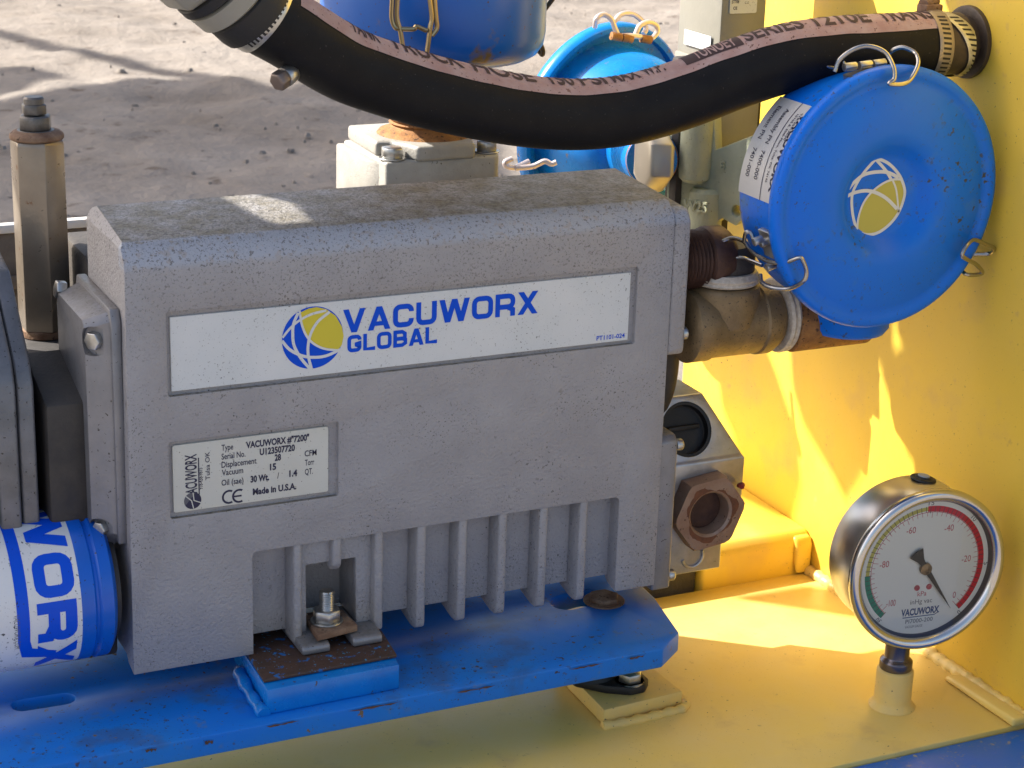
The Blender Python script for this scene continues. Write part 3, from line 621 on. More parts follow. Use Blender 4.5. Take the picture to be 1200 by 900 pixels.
# letters run round the can: u along the circumference (downwards), v along the axis (towards +X)
def oncan(u, v, l):
    t = u/fR; return (x_s+v, fy-(fR+.2+l)*math.cos(t), f0-(fR+.2+l)*math.sin(t))
def can_uv(px, py):
    """pixel -> (u, v) on the can surface"""
    d = ray(px, py); o = CC-np.array([0, fy, f0]); a = d[1]**2+d[2]**2; b = 2*(o[1]*d[1]+o[2]*d[2]); c = o[1]**2+o[2]**2-(fR+.2)**2
    t = (-b-math.sqrt(max(0, b*b-4*a*c)))/(2*a); p = CC+d*t; return math.atan2(-(p[2]-f0), -(p[1]-fy))*fR, p[0]-x_s
uW, vb = can_uv(24, 655)[0], 0
tops = can_uv(90, 665)[1]; base = can_uv(38, 672)[1]
lh = (tops-base)*.9
O0 = can_uv(60, 648)[0]; O1 = can_uv(70, 699)[0]; R0 = can_uv(70, 704)[0]; R1 = can_uv(72, 748)[0]
lw = O1-O0
def wordat(s, u0, w_): return word(s, u0, base, w_, lh, 5.0)
lets = []
lets += wordat('O', O0, lw); lets += wordat('R', R0, (R1-R0)*1.05); lets += wordat('X', R1+2.0, (R1-R0)*1.1)
lets += word('W', O0-2.0-lw*1.45, base, lw*1.45, lh, 5.0); lets += word('U', O0-4.5-lw*2.5, base, lw, lh, 5.0)
flat('brand_letters', lets, oncan, filter_blue, sl_, sub=3.0)
bu1 = can_uv(30, 764)[0]; bv = can_uv(24, 690)[1]
flat('blue_band', [ribbon2([(-fR*1.45, bv), (bu1-6, bv), (bu1+1.0, bv+1.5), (bu1+5, base+lh*.45)], 5.2)], oncan, filter_blue, sl_, sub=3.0)
v0 = can_uv(18, 720)[1]; u0 = can_uv(13, 722)[0]; u1 = can_uv(17, 757)[0]
flat('web_address', [btext('VACUWORX.COM', u0, v0-.8, u1-u0+2, 2.6, .0)], oncan, print_grey, sl_, sub=3)
# ================================================================== POST and RAIL at the left
ps = thing('standoff_post', 'tan hexagonal standoff post topped with stacked grey nuts, left of the pump', 'post', (-9, 110, 125))
pc0 = U(43, 170, Y=110); pc1 = U(52, 372, Y=110)
Rp = 12.4
obj('hex_shaft', *lathe([(Rp, 0), (Rp, 86), (Rp*.96, 88)], (pc1[0]+.3, 110, 130), (0, 0, 1), 6, a0=math.radians(33)), tan_post, ps, bevel=.5, segs=2)
obj('shaft_collar', *lathe([(11.6, 0), (11.6, 3), (10, 4)], (pc1[0]+.3, 110, 126.5), (0, 0, 1), 40), rust, ps)
zt = U(38, 165, Y=110)[2]
obj('cap_washer', *lathe([(11.6, 0), (12.2, .8), (12.0, 2.4), (10.5, 3.6), (8.5, 4.2)], (pc1[0]+.3, 110, 218.2), (0, 0, 1), 40), rust, ps, bevel=.3)
grime = mat('grimy_grey_steel', (.17, .165, .16), .45, .6, (4, (.11, .10, .09), .8))
nut_bolt('lock_nut', (pc1[0], 110, 222.6), (0, 0, 1), 7.6, 6.5, grime, ps, washer=(8.3, 1.2), rot=.2)
nut_bolt('top_nut', (pc1[0]-.3, 110, 229.6), (0, 0, 1), 5.8, 4.6, grime, ps, rot=.5)
obj('stud_end', *lathe([(4.6, 0), (4.6, 2.4), (3.8, 3.2)], (pc1[0]-.3, 110, 234.2), (0, 0, 1), 20), grime, ps)
rl = thing('rear_rail', 'brown dusty rail with a white painted top edge running behind the left post', 'rail', (0, 225, 110))
zr = U(40, 262, Y=222)[2]
obj('rail_body', *merge(box(-260, 42, 222, 232, 96, zr-4)), brown_rail, rl, bevel=1.5)
obj('rail_ledge', *box(-260, 42, 217, 221.8, zr-33, zr-26), brown_rail, rl, bevel=1.5)
obj('white_edge', *box(-260, 42, 220, 226, zr-3.8, zr+.8), white_rail, rl, bevel=.8)
# ================================================================== HOSE
hp = [(-20, 32, 332), (8, 30, 311)] and []
cl_px = [(236, -46, 20), (262, -14, 21), (300, 14, 22), (340, 36.5, 23), (400, 73, 25), (450, 92, 26), (500, 107, 26), (560, 121, 26), (620, 131, 26), (680, 134.5, 25), (740, 128, 23), (800, 111, 19), (860, 88, 14), (920, 69, 9), (980, 60, 5), (1040, 56.5, 1), (1092, 53, -1), (1122, 50.5, -2)]
hpts = [U(x, y, Y=Y) for x, y, Y in cl_px]
HR = 16.2
HP = catmull(hpts, 10); hl = np.cumsum([0]+[np.linalg.norm(HP[i+1]-HP[i]) for i in range(len(HP)-1)])
hpx = [PR(p)[0] for p in HP]
def s_at(px): return float(np.interp(px, hpx, hl))
def hframe(s):
    s = max(0, min(hl[-1], s)); i = int(min(len(HP)-2, max(0, np.searchsorted(hl, s)-1))); f_ = (s-hl[i])/(hl[i+1]-hl[i]+1e-9)
    p = HP[i]*(1-f_)+HP[i+1]*f_
    def tan(j): return HP[min(len(HP)-1, j+1)]-HP[max(0, j-1)]
    t = tan(i)*(1-f_)+tan(i+1)*f_; t = t/np.linalg.norm(t)
    e = CC-p; e = np.array([e[0], e[1], 0.0]); e -= t*np.dot(e, t); e /= np.linalg.norm(e); n_ = np.cross(t, e)
    if n_[2] < 0: n_ = -n_
    return p, t, e, n_
def onhose(s, elev, r):
    p, t, e, n_ = hframe(s); a = math.radians(elev); return p+(e*math.cos(a)+n_*math.sin(a))*r
def hosetube(s0, s1, r, n=48, step=4, tilt=None):
    V = []; F = []; k = max(2, int((s1-s0)/step)+1)
    for j in range(k):
        s = s0+(s1-s0)*j/(k-1)
        for i in range(n):
            el_ = 360*i/n; ds = tilt(el_) if tilt else 0
            rr = r(j/(k-1)) if callable(r) else r
            V.append(onhose(s+ds, el_, rr))
    for j in range(k-1):
        for i in range(n): F.append((j*n+i, j*n+(i+1) % n, (j+1)*n+(i+1) % n, (j+1)*n+i))
    return V, F
ho = thing('vacuum_hose', 'thick black rubber hose with printed pink stripe sagging above the pump', 'hose', tuple(hpts[8]))
sc0 = s_at(303)
obj('hose_body', *hosetube(sc0-14, s_at(1086), HR, 56, 3), rubber, ho)
def stripe_lo(s): return float(np.interp(s, [s_at(330), s_at(500), s_at(700), s_at(860), s_at(1000), s_at(1086)], [51, 47, 44, 38, 36, 38]))
V = []; F = []; k = 150; na = 14; S0, S1 = s_at(326), s_at(1084)
for j in range(k):
    s = S0+(S1-S0)*j/(k-1); lo = stripe_lo(s); 
    for i in range(na): V.append(onhose(s, lo+(150-lo)*i/(na-1)+(.3*math.sin(s*.31) if i == 0 else 0), HR+.25))
for j in range(k-1):
    for i in range(na-1): F.append((j*na+i, j*na+i+1, (j+1)*na+i+1, (j+1)*na+i))
sp = obj('printed_stripe', V, F, stripe_m, ho)
def baseel(s): return float(np.interp(s, [s_at(380), s_at(560), s_at(740), s_at(830), s_at(920), s_at(1080)], [68, 68, 65, 60, 58, 60]))
def hosetext(txt, x0, x1, lift=.45, bold=.02, h=10.8, m=print_dark, name='hose_lettering'):
    s0, s1 = s_at(x0), s_at(x1)
    return flat(name, [btext(txt, 0, 0, s1-s0, h, bold)], lambda u, v, l: onhose(s0+u, baseel(s0+u)+math.degrees(v/HR), HR+lift+l), m, sp, sub=2.5)
for tx, a, b in (('TANK', 384, 424), ('TRUCK', 436, 527), ('HOSE', 538, 614), ('150', 633, 664), ('PSI', 672, 706), ('MAX', 714, 752), ('W.P.', 758, 784), ('SERIES', 878, 938), ('1210E', 950, 1011), ('TRANS', 1022, 1083)):
    hosetext(tx, a, b)
s0, s1 = s_at(808), s_at(874)
flat('logo_box', [fanpoly([(0, -1.4), (s1-s0, -1.4), (s1-s0, 11), (0, 11)])], lambda u, v, l: onhose(s0+u, baseel(s0+u)+math.degrees(v/HR), HR+.4+l), print_dark, sp, sub=2.5)
hosetext('TUNUEY', 822, 868, lift=.6, m=stripe_m, h=8.5, name='logo_lettering')
def clamp(name, px, wd, tilt, nslot, el0, el1, m=steel, r=HR):
    s = s_at(px); tl = lambda e: tilt*math.sin(math.radians(e-50))
    c = obj(name, *hosetube(s-wd/2, s+wd/2, lambda t: r+.9-(.35 if t in (0, 1) else 0), 64, 1.6, tl), m, ho)
    V = []; F = []
    for k in range(nslot):
        e0 = el0+(el1-el0)*k/(nslot-1)
        b = len(V); 
        for ds, de in ((-wd*.27, -1.6), (wd*.27, -3.8), (wd*.27, -.2), (-wd*.27, 2.0)): V.append(onhose(s+ds+tl(e0+de), e0+de, r+1.03))
        F.append((b, b+1, b+2, b+3))
    obj('clamp_slots', V, F, black, c, smooth=0); return c
c1_ = clamp('hose_clamp', 306, 8, 3, 22, -40, 110)
c2_ = clamp('hose_clamp', 1089, 8, 1, 14, -45, 60, tan_post)
c3_ = clamp('hose_clamp', 1108, 8, -8, 14, -60, 60, steel, r=HR-1.0)
for cc_, px, el_ in ((c2_, 1092, 100),):
    q = onhose(s_at(px), el_, HR+3)
    obj('clamp_screw', *lathe([(3.2, 0), (3.2, 9), (2.2, 10)], q-np.array([4, 0, 0]), (1, .3, .2), 16), rust, cc_, bevel=.3)
    obj('clamp_housing', *box(q[0]-5, q[0]+5, q[1]-4, q[1]+4, q[2]-4, q[2]+.5), rust, cc_, bevel=.8)
grime2 = mat('dull_brown_steel', (.20, .16, .14), .4, .6)
q = U(333, 91, Y=14); q2 = U(350, 80, Y=18)
ax_ = q-q2
obj('clamp_screw', *lathe([(4.4, 0), (4.4, 4.5), (3.6, 5.2)], q, ax_, 6), grime2, c1_, bevel=.4)
obj('clamp_housing', *lathe([(3.8, -6), (4.4, -3), (4.4, 0)], q, ax_, 16), steel, c1_, bevel=.4)
# wall ring and pipe end
fcn = U(1135, 49, X=WX)
brown_dark = mat('dark_brown_iron', (.055, .042, .034), .5, .3, (5, (.09, .065, .045), .8), (), (2, .15))
obj('pipe_end', *lathe([(14.8, -26), (14.4, -8), (13.4, -6), (13.2, 2)], (WX, fcn[1], fcn[2]), (1, 0, 0), 48), brown_dark, ho)
obj('pipe_end_inner', *hosetube(s_at(1086)-1, hl[-1]+0, HR-1.4, 48, 2), brown_dark, ho)
obj('wall_ring', *lathe([(14.0, -3.2), (16.6, -3.0), (17.6, -2.4), (17.8, -.4), (17.6, .2)], (WX, fcn[1], fcn[2]), (1, 0, 0), 56), brown_dark, ho)
# coupling at the upper left end of the hose
cpg = thing('hose_coupling', 'dull olive metal pipe coupling at the upper left end of the black hose', 'pipe coupling', tuple(hpts[0]))
d0 = hpts[2]-hpts[0]; d0 = d0/np.linalg.norm(d0); p0 = hpts[2]-d0*2
pr = [(14, 4), (HR+1.2, 3), (HR+2.2, -1), (HR+2.6, -7), (HR+3.8, -9), (HR+4.0, -15), (HR+2.2, -16)]
obj('hose_barb_collar', *lathe([(14, 4), (HR+2.2, 3.2), (HR+2.8, 0), (HR+2.8, -7), (HR+1.6, -8.5)], p0, d0, 56), black, cpg)
obj('swivel_nut', *lathe([(HR+2, -8), (HR+4.4, -9.5), (HR+4.8, -17), (HR+3, -18)], p0, d0, 56), grey_box, cpg)
obj('rubber_seal', *lathe([(HR+3, -17.5), (HR+5.4, -19), (HR+5.4, -23), (HR+3.5, -24)], p0, d0, 56), black, cpg)
obj('hex_body', *lathe([(HR+5.2, -23.5), (HR+7.6, -26), (HR+8.2, -60), (HR+6, -64)], p0, d0, 8, a0=.3), grey_box, cpg, bevel=1.2, segs=3)
# ================================================================== AIR FILTER CANISTERS
def wire(name, pts, parent, r=1.0, m=wire_m, sm=6): return obj(name, *tube(pts, r, 10, sm), m, parent)
f3c = U(1044, 235, Y=-37); 
c3 = thing('front_air_filter', 'round blue canister with yellow globe emblem on its lid, beside the yellow wall', 'air filter', (f3c[0], -20, f3c[2]))
cx3, cz3 = f3c[0], f3c[2]; R3 = 63
lidp = [(.01, -8.2), (18.0, -8.0), (21, -7.2), (24.5, -3.0), (27.5, -1.0), (32, .1), (40, -.2), (50, -1.4), (53.5, -2.6), (55.5, -3.1), (57.4, -2.0), (59.8, -1.0), (61.9, -1.8), (62.7, -4), (62.6, -7.5), (61.6, -8.4)]
lid = obj('lid', *lathe(lidp, (cx3, -37, cz3), (0, -1, 0), 120, closed=False), blue, c3, smooth=60)
bodyp = [(60, -8.2), (60.2, -10), (57.8, -10.6), (57.6, -14), (57.6, -38), (56, -43), (52, -46), (.01, -46)]
bd = obj('body', *lathe(bodyp, (cx3, -37, cz3), (0, -1, 0), 120, closed=False), blue, c3, smooth=50)
def lz(x, y): p = U(980+x/7.5, 170+y/7.5, Y=-37+8.1); return (p[0], p[2])
lf = lambda u, v, l: (u, -37+7.9-l, v)
yl2 = smooth2([(180, 740), (190, 640), (230, 520), (300, 420), (400, 340), (490, 303), (580, 300), (598, 385), (590, 470), (545, 590), (470, 690), (370, 765), (270, 782), (180, 745)], 3)[:-1]
flat('emblem_segment', [fanpoly([lz(*p) for p in yl2])], lf, lid_yellow, lid)
aw = [([(150, 240), (200, 165), (260, 130), (340, 118), (430, 145), (500, 200), (560, 280), (597, 385), (590, 470), (545, 590), (470, 690), (370, 765), (270, 787), (180, 760), (130, 720), (92, 678)], 1.5),
      ([(340, 125), (240, 240), (170, 350), (135, 450), (140, 600), (175, 745)], 1.5), ([(350, 130), (430, 220), (480, 300)], 1.5), ([(77, 420), (150, 330), (240, 260), (350, 235), (450, 240), (545, 285)], 1.7),
      ([(70, 460), (150, 420), (250, 400), (340, 415), (440, 470), (530, 560)], 1.7), ([(180, 740), (190, 640), (230, 520), (300, 420), (400, 340), (490, 303), (580, 300)], 1.1), ([(490, 300), (525, 400), (545, 590)], 1.0)]
flat('emblem_lines', [ribbon2([lz(*p) for p in smooth2(a)], w_) for a, w_ in aw], lambda u, v, l: (u, -37+7.8-l, v), print_white, lid)
# paper sticker round the body
def c3uv(px, py, r=57.8):
    d = ray(px, py); o = CC-np.array([cx3, 0, cz3]); a = d[0]**2+d[2]**2; b = 2*(o[0]*d[0]+o[2]*d[2]); c = o[0]**2+o[2]**2-r*r
    t = (-b-math.sqrt(max(0, b*b-4*a*c)))/(2*a); p = CC+d*t; return math.atan2(p[2]-cz3, -(p[0]-cx3))*r, p[1]
def onc3(r): return lambda u, v, l: (cx3-(r+l)*math.cos(u/r), v, cz3+(r+l)*math.sin(u/r))
ub, _ = c3uv(880, 230); ut, _ = c3uv(915, 113)
ys0, ys1 = -26.0, 4.5
stk = flat('paper_sticker', [fanpoly([(ub, ys0), (ut, ys0), (ut, ys1), (ub, ys1)])], onc3(57.8), aged_plate, bd, sub=4)
ye = ys1-11.5
SP = lambda u, v, l: onc3(57.95)(u, v, l)
flat('sticker_rule', [ribbon2([(ub, ys1-19), (ut, ys1-19)], .5)], SP, print_ink, stk, sub=3)
def stext(t, k, v0, h, w_, b=.01):
    P, Fq = btext(t, 0, 0, w_, h, b); return [(ut-k-p[0], v0-p[1]*1.0) if False else (ut-k-p[0], v0+0-(-p[1]) ) for p in P], Fq
# read from top of the can downwards, glyph tops towards the lid rim
def st(t, k, v0, h, w_, b=.01):
    P, Fq = btext(t, 0, 0, w_, h, b); return [(ut-k-p[0], v0-p[1]) for p in P], Fq
L_ = ut-ub
flat('sticker_text', [st('Element PN', L_*.10, ys1-4.5, 2.9, L_*.36), st('7401-000', L_*.55, ys1-4.5, 2.9, L_*.28), st('Assembly PN', L_*.10, ys1-11.8, 2.9, L_*.38), st('7400-000', L_*.55, ys1-11.8, 2.9, L_*.28),
     st('10105 E. 55th Place, Tulsa, OK 74146', L_*.12, ys1-21.5, 1.5, L_*.7), st('918-259-3050', L_*.1, ys1-24, 1.4, L_*.3)], SP, print_ink, stk, sub=3)
flat('sticker_brand', [st('VACUWORX', L_*.1, ys1-25.5, 3.6, L_*.8, .04)], SP, print_ink, stk, sub=3)
# outlet neck under the canister
nx = U(997, 375, Y=2)
obj('outlet_neck', *lathe([(21, 60), (21, 4), (19, 1), (14, 0)], (nx[0]-1, 4, nx[2]-6), (0, 0, 1), 48), blue, c3)
# wire latches on canister 3
def latch(parent, defs, r=1.05, m=wire_m):
    g_ = None
    for i, (pts) in enumerate(defs):
        P = [U(a, b, Y=y) for a, b, y in pts]
        if i == 0: g_ = obj('wire_latch', *tube(P, r, 10, 7), m, parent)
        else: obj('latch_loop', *tube(P, r*.95, 10, 7), m, g_)
    return g_
lt1 = latch(c3, [[(978, 84, -22), (984, 70, -22), (1000, 58, -25), (1018, 54, -28), (1037, 61, -33), (1047, 78, -39), (1048, 92, -41), (1042, 98, -41), (1058, 98.5, -41), (1068, 92, -40), (1076, 75, -37), (1072, 62, -31), (1058, 55.5, -26), (1046, 59, -22), (1040, 66, -18)],
             [(990, 76, -10), (982, 60, -8), (972, 55, -7), (965, 62, -7), (968, 76, -8), (980, 80, -9)]])
for a, b in ((996, 78), (1014, 76), (1030, 74)): obj('latch_barrel', *tube([U(a-7, b+1, Y=-22), U(a+7, b-1, Y=-22)], 2.0, 10, 0), steel, lt1, bevel=.3)
lt2 = latch(c3, [[(846, 283, 8), (858, 279, 4), (872, 283, -4), (880, 294, -12), (900, 306, -24), (918, 308, -33), (936, 302, -40), (941, 306, -41), (945, 319, -41), (941, 330, -40), (925, 338, -33), (905, 337, -26), (893, 331, -20), (891, 322, -16)],
             [(851, 303, 8), (868, 302, 2), (880, 306, -4), (893, 311, -12)], [(872, 283, -5), (874, 273, -8), (880, 273, -10), (884, 284, -12)]])
for a, b in ((888, 282), (896, 284), (903, 312)): obj('latch_barrel', *tube([U(a-5, b+2, Y=-22), U(a+5, b-2, Y=-22)], 2.0, 10, 0), steel, lt2, bevel=.3)
for (bx_, by_, yy) in ((1012, 83, -24), (893, 292, -22), (1150, 302, -26)):
    pb3 = U(bx_, by_, Y=yy); a3 = math.atan2(pb3[2]-cz3, pb3[0]-cx3); ra = 58.2
    V, F = box(-1.4, 1.4, yy-5, yy+7, -7, 7); V = [(cx3+(ra+v[0])*math.cos(a3)-v[2]*math.sin(a3), v[1], cz3+(ra+v[0])*math.sin(a3)+v[2]*math.cos(a3)) for v in V]
    obj('latch_bracket', V, F, steel, c3, bevel=.5)
lt3 = latch(c3, [[(1140, 298, -24), (1160, 297, -28), (1165, 291, -33), (1155, 286, -36), (1142, 281, -39), (1135, 285, -41), (1129, 294, -42), (1128, 300, -42), (1135, 305, -41), (1144, 310, -38), (1151, 320, -34), (1134, 322, -34), (1126, 316, -30)]])
# canister 1: upright, hanging above the inlet casting
f1 = U(505, 40, Y=128)
c1x = nk[0]+3; c1y = 128
bz = U(505, 86, Y=75)[2]-1
R1_ = abs(U(635, 20, Y=c1y)[0]-U(376, 20, Y=c1y)[0])/2*.94
c1x = (U(635, 20, Y=c1y-10)[0]+U(376, 20, Y=c1y)[0])/2+2
c1 = thing('rear_left_air_filter', 'upright blue canister with rust streaks hanging over the pale inlet casting behind the hose', 'air filter', (c1x, c1y, bz))
obj('body', *lathe([(.01, 0), (R1_*.5, 0), (R1_-9, .8), (R1_-4, 3.5), (R1_-1, 8), (R1_, 14), (R1_, 90), (R1_-3, 92)], (c1x, c1y, bz), (0, 0, 1), 96), mat('blue_with_rust_streaks', (.006, .11, .48), .30, 0, (30, (.01, .13, .5), .6), [(16, .60, (.20, .13, .05), .10), (2.5, .68, (.08, .04, .03), .04)], (3, .05, .5)), c1, smooth=60)
obj('top_neck', *lathe([(R1_+3, 0), (R1_+3, 6), (20, 30), (16, 60)], (c1x, c1y, bz+92), (0, 0, 1), 64), blue_old, c1)
def yfront(x): 
    px = U(x, 40, Y=c1y)[0]-c1x; return c1y-math.sqrt(max(1, R1_**2-px**2))
w1 = [[(460, -6), (459, 20), (463, 32), (469, 34)], [(466, -6), (465, 20), (469, 36), (472, 55), (474, 62)], [(509, -6), (511, 20), (512, 33), (506, 42)], [(503, -6), (506, 20), (504, 33), (502, 50), (500, 64)], [(470, 34), (485, 34), (488, 31), (500, 36)]]
lt = None
for i, P in enumerate(w1):
    pts = [U(a, b, Y=yfront(a)-3.5) for a, b in P]; o_ = obj('wire_latch' if i == 0 else 'latch_loop', *tube(pts, 1.15, 10, 6), mat('old_brass_wire', (.42, .33, .18), .3, .9) if i == 0 else bpy.data.materials['old_brass_wire'], c1 if i == 0 else lt)
    if i == 0: lt = o_
lt = latch(c1, [[(650, -4, 110), (638, 12, 112), (632, 22, 114), (631, 40, 114), (628, 52, 114), (635, 64, 112), (636, 58, 110), (630, 44, 110)], [(634, -4, 112), (632, 14, 114), (631, 30, 116)]], 1.2, mat('dark_wire', (.10, .08, .06), .4, .6))
# canister 2: tilted, behind the hose
A_ = U(706, 146, Y=290); B_ = U(762, 186, Y=128); ax2 = (B_-A_); L2 = np.linalg.norm(ax2); ax2 /= L2
c2 = thing('rear_right_air_filter', 'tilted light blue sunlit canister with a pale rim between the hose and the green casting', 'air filter', tuple(A_))
ad = np.array([.20, -.93, -.12]); ad /= np.linalg.norm(ad)
R2 = 61.5
obj('lid_rim', *lathe([(R2-8, -5), (R2, -5), (R2+2.5, -3), (R2+2.5, 3), (R2+1, 5), (R2-2, 4.6), (R2-3, 0), (R2-14, -2)], A_, ad, 96), blue_old, c2, smooth=60)
obj('body', *lathe([(R2-9, -2), (R2-10, 3), (R2-11, 22), (R2-13, 34), (R2-18, 45), (R2-26, 53), (R2-36, 58), (12, 60), (.01, 60.5)], A_, ad, 96), blue_old, c2, smooth=60)
ne = A_+ad*44
nd = U(764, 188, Y=132)-ne; ln_ = np.linalg.norm(nd)
obj('outlet_neck', *lathe([(28, 4), (21, ln_*.55), (14, ln_-5), (13.5, ln_)], ne, nd, 48), blue_old, c2)
obj('thread_ring', *lathe([(12, -2), (14.2, -1.5), (13.6, -.7), (14.2, 0), (13.6, .7), (14.2, 1.4), (13, 2.4)], ne+nd*.97, nd, 48), rust_or, c2)
pinkw = mat('sunlit_wire', (.66, .58, .56), .35, .5)
def latch2(parent, defs, r=1.6):
    g_ = None
    for i, pts in enumerate(defs):
        P = [U(a, b, Y=y) for a, b, y in pts]; o_ = obj('wire_latch' if i == 0 else 'latch_loop', *tube(P, r, 10, 7), pinkw, parent if i == 0 else g_)
        if i == 0: g_ = o_
    return g_
g_ = latch2(c2, [[(697, 32, 262), (699, 22, 260), (707, 17, 260), (716, 22, 258), (721, 34, 256), (726, 45, 254)], [(720, 25, 264), (728, 17, 264), (740, 16, 264), (751, 23, 262), (757, 33, 260), (754, 40, 258)],
                [(745, 40, 254), (750, 30, 254), (760, 26, 254), (769, 30, 254), (770, 38, 254), (764, 45, 254)], [(716, 44, 254), (728, 42, 253), (742, 42, 252), (756, 44, 252)]])
for a, b in ((722, 43), (735, 45), (757, 46)): obj('latch_barrel', *tube([U(a-6, b-1, Y=252), U(a+6, b+1, Y=252)], 2.6, 10, 0), rust_or, g_, bevel=.4)
latch2(c2, [[(620, 189, 232), (604, 196, 232), (594, 195, 232), (592, 190, 232), (600, 186, 232)], [(604, 197, 230), (624, 195, 228), (638, 189, 226), (646, 192, 224), (652, 190, 223)]])
# ================================================================== GREEN CASTING, HEX, GREY BOX
gcst = thing('green_valve_casting', 'pale green valve casting with raised marks and bolt holes behind the pump and hose', 'valve casting', (354, 118, 140))
GA = math.radians(-58); GP = np.array([354.0, 118.0]); GE = np.array([math.cos(GA), math.sin(GA)]); GN = np.array([math.sin(GA), -math.cos(GA)])
GY = 118
def ug(px, py, off=0):
    """pixel -> (x, z) in the casting's own unrotated frame, on the plane `off` mm in front of its flange"""
    d = ray(px, py); t = (np.dot(GP-CC[:2], GN)+off)/np.dot(d[:2], GN); p = CC+d*t
    return (GP[0]+np.dot(p[:2]-GP, GE), p[2])
flg = [ug(*p) for p in ((781, 112), (781, 150), (786, 158), (780, 164), (782, 262), (838, 262), (846, 256), (862, 265), (872, 256), (879, 235), (884, 158), (838, 176), (836, 112))]
h1 = ug(792, 231); h2 = ug(863, 247)
obj('flange', *prism(flg, GY, GY+9, 'Y'), green_paint, gcst, bevel=1.0, segs=3, cuts=[lathe([(3.0, 0), (3.0, 30)], (h1[0], GY-5, h1[1]), (0, 1, 0), 20), lathe([(3.0, 0), (3.0, 30)], (h2[0], GY-5, h2[1]), (0, 1, 0), 20)])
bc = ug(814, 175, 3); bw = (ug(832, 175, 3)[0]-ug(797, 175, 3)[0])/2
obj('boss_column', *lathe([(.01, 0), (bw*.7, .3), (bw*.96, 2.5), (bw, 7), (bw*.97, 60)], (bc[0], GY-1, ug(814, 216, 6)[1]), (0, 0, 1), 40), green_paint, gcst)
lc = ug(822, 240, 3)
obj('lower_column', *lathe([(bw*1.05, -30), (bw*1.0, -2), (bw*.8, 0)], (lc[0], GY+2, ug(822, 222, 4)[1]), (0, 0, 1), 40), green_paint, gcst)
def mark(txt, px, py, px2, h, off):
    A = ug(px, py, off); B = ug(px2, py, off); P, Fq = btext(txt, A[0], A[1], B[0]-A[0], h, .03); y = GY-off
    n = len(P); V = [(p[0], y, p[1]) for p in P]+[(p[0], y+1.2, p[1]) for p in P]
    from collections import Counter
    ed = Counter()
    for f in Fq:
        for i in range(len(f)): ed[frozenset((f[i], f[(i+1) % len(f)]))] += 1
    FF = [tuple(f) for f in Fq]+[(*tuple(e), tuple(e)[1]+n, tuple(e)[0]+n) for e, c in ed.items() if c == 1]
    return obj('raised_mark', V, FF, green_paint, gcst, smooth=0)
mark('W25', 800, 245, 828, 5.6, bw-.2); mark('A/B', 779, 183, 792, 4.8, .9); mark('E', 843, 198, 849, 4.4, .9)
obj('hex_adapter', *lathe([(12, -3), (16, -2), (17, 0), (17, 9), (15, 11), (11, 12)], U(757, 187, Y=112), (1, -.2, -.05), 6, a0=.35), mat('dull_zinc_hex', (.50, .46, .38), .4, .4), gcst, bevel=.8)
gcst.rotation_euler.z = GA
for c_ in [c for c in gcst.children if c.name.startswith('hex_adapter')]: c_.rotation_euler.z = -GA
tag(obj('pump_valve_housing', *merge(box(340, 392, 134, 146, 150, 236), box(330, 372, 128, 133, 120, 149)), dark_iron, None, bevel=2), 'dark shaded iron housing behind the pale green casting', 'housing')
gbx = thing('grey_box', 'tall grey box with small white labels standing behind the hose left of the yellow wall', 'box', (365, 130, 200))
bxa = U(845, 20, Y=128); bxb = U(897, 20, Y=128)
bl = obj('box_body', *box(bxa[0], bxb[0], 128, 172, 215, 330), grey_box, gbx, bevel=.8)
bu = obj('box_step', *box(bxa[0]-.8, bxb[0]-.5, 127.2, 173, 150, 234), grey_box, gbx, bevel=.8)
pa = U(856, -8, Y=127.7); pb_ = U(886, 15, Y=127.7)
lbl = obj('rating_label', *prism(rrect(pa[0], pb_[2], pb_[0], pa[2], 1), 127.3, 127.9, 'Y'), white_decal, gbx)
flat('label_print', [btext('ST708', pa[0]+1, pb_[2]+5.5, 4.5, 1.6, .03), btext('CE', pa[0]+2, pb_[2]+2.2, 2.5, 1.5, .03), btext('C.E', pa[0]+9, pb_[2]+5, 2.5, 1.2)], onface(127.25), print_ink, lbl)
pa = U(815, 48, X=bxa[0]); pb2 = U(838, 34, X=bxa[0])
obj('side_label', *prism([(135, pa[2]-3), (135, pa[2]+5), (163, pa[2]+5), (163, pa[2]-3)], bxa[0]-1.3, bxa[0]-.9, 'X'), white_decal, gbx)
# ================================================================== BROWN PIPE RUN under the front canister
pt = thing('brown_pipe_tee', 'brown cast pipe tee with white thread tape joining the pump to the blue front canister', 'pipe tee', (310, 15, 110))
ty = 17; tc_ = U(865, 386, Y=ty-15); tz = tc_[2]; tR = 18.5
obj('tee_run', *lathe([(tR-3, 0), (tR, 2), (tR, 12), (tR-1, 14), (tR-1, 40), (tR-.2, 41), (tR-.2, 47), (tR-3, 52)], (278, ty, tz), (1, 0, 0), 48), brown_pipe, pt)
obj('tee_branch', *lathe([(tR, 0), (tR, 18), (tR-1.5, 20)], (301, ty, tz), (0, 0, 1), 48), brown_pipe, pt, bevel=1.2)
tpx = 327
V, F = lathe([(tR-5, 0), (tR-.5, .5), (tR+.3, 2), (tR-.6, 3.6), (tR+.1, 5), (tR-1, 6.6), (tR-4, 8)], (U(928, 375, Y=ty-12)[0]-4, ty, tz), (1, 0, 0), 56)
obj('thread_tape', V, F, ptfe, pt, label='ragged white thread tape round the right end of the tee')
V, F = lathe([(16.5, 0), (17.6, 1), (17.0, 2.2), (17.7, 3.4), (17, 4.6), (16, 6)], (301, ty, tz+20.5), (0, 0, 1), 56)
obj('thread_tape', V, F, ptfe, pt, label='white thread tape on the upright branch')
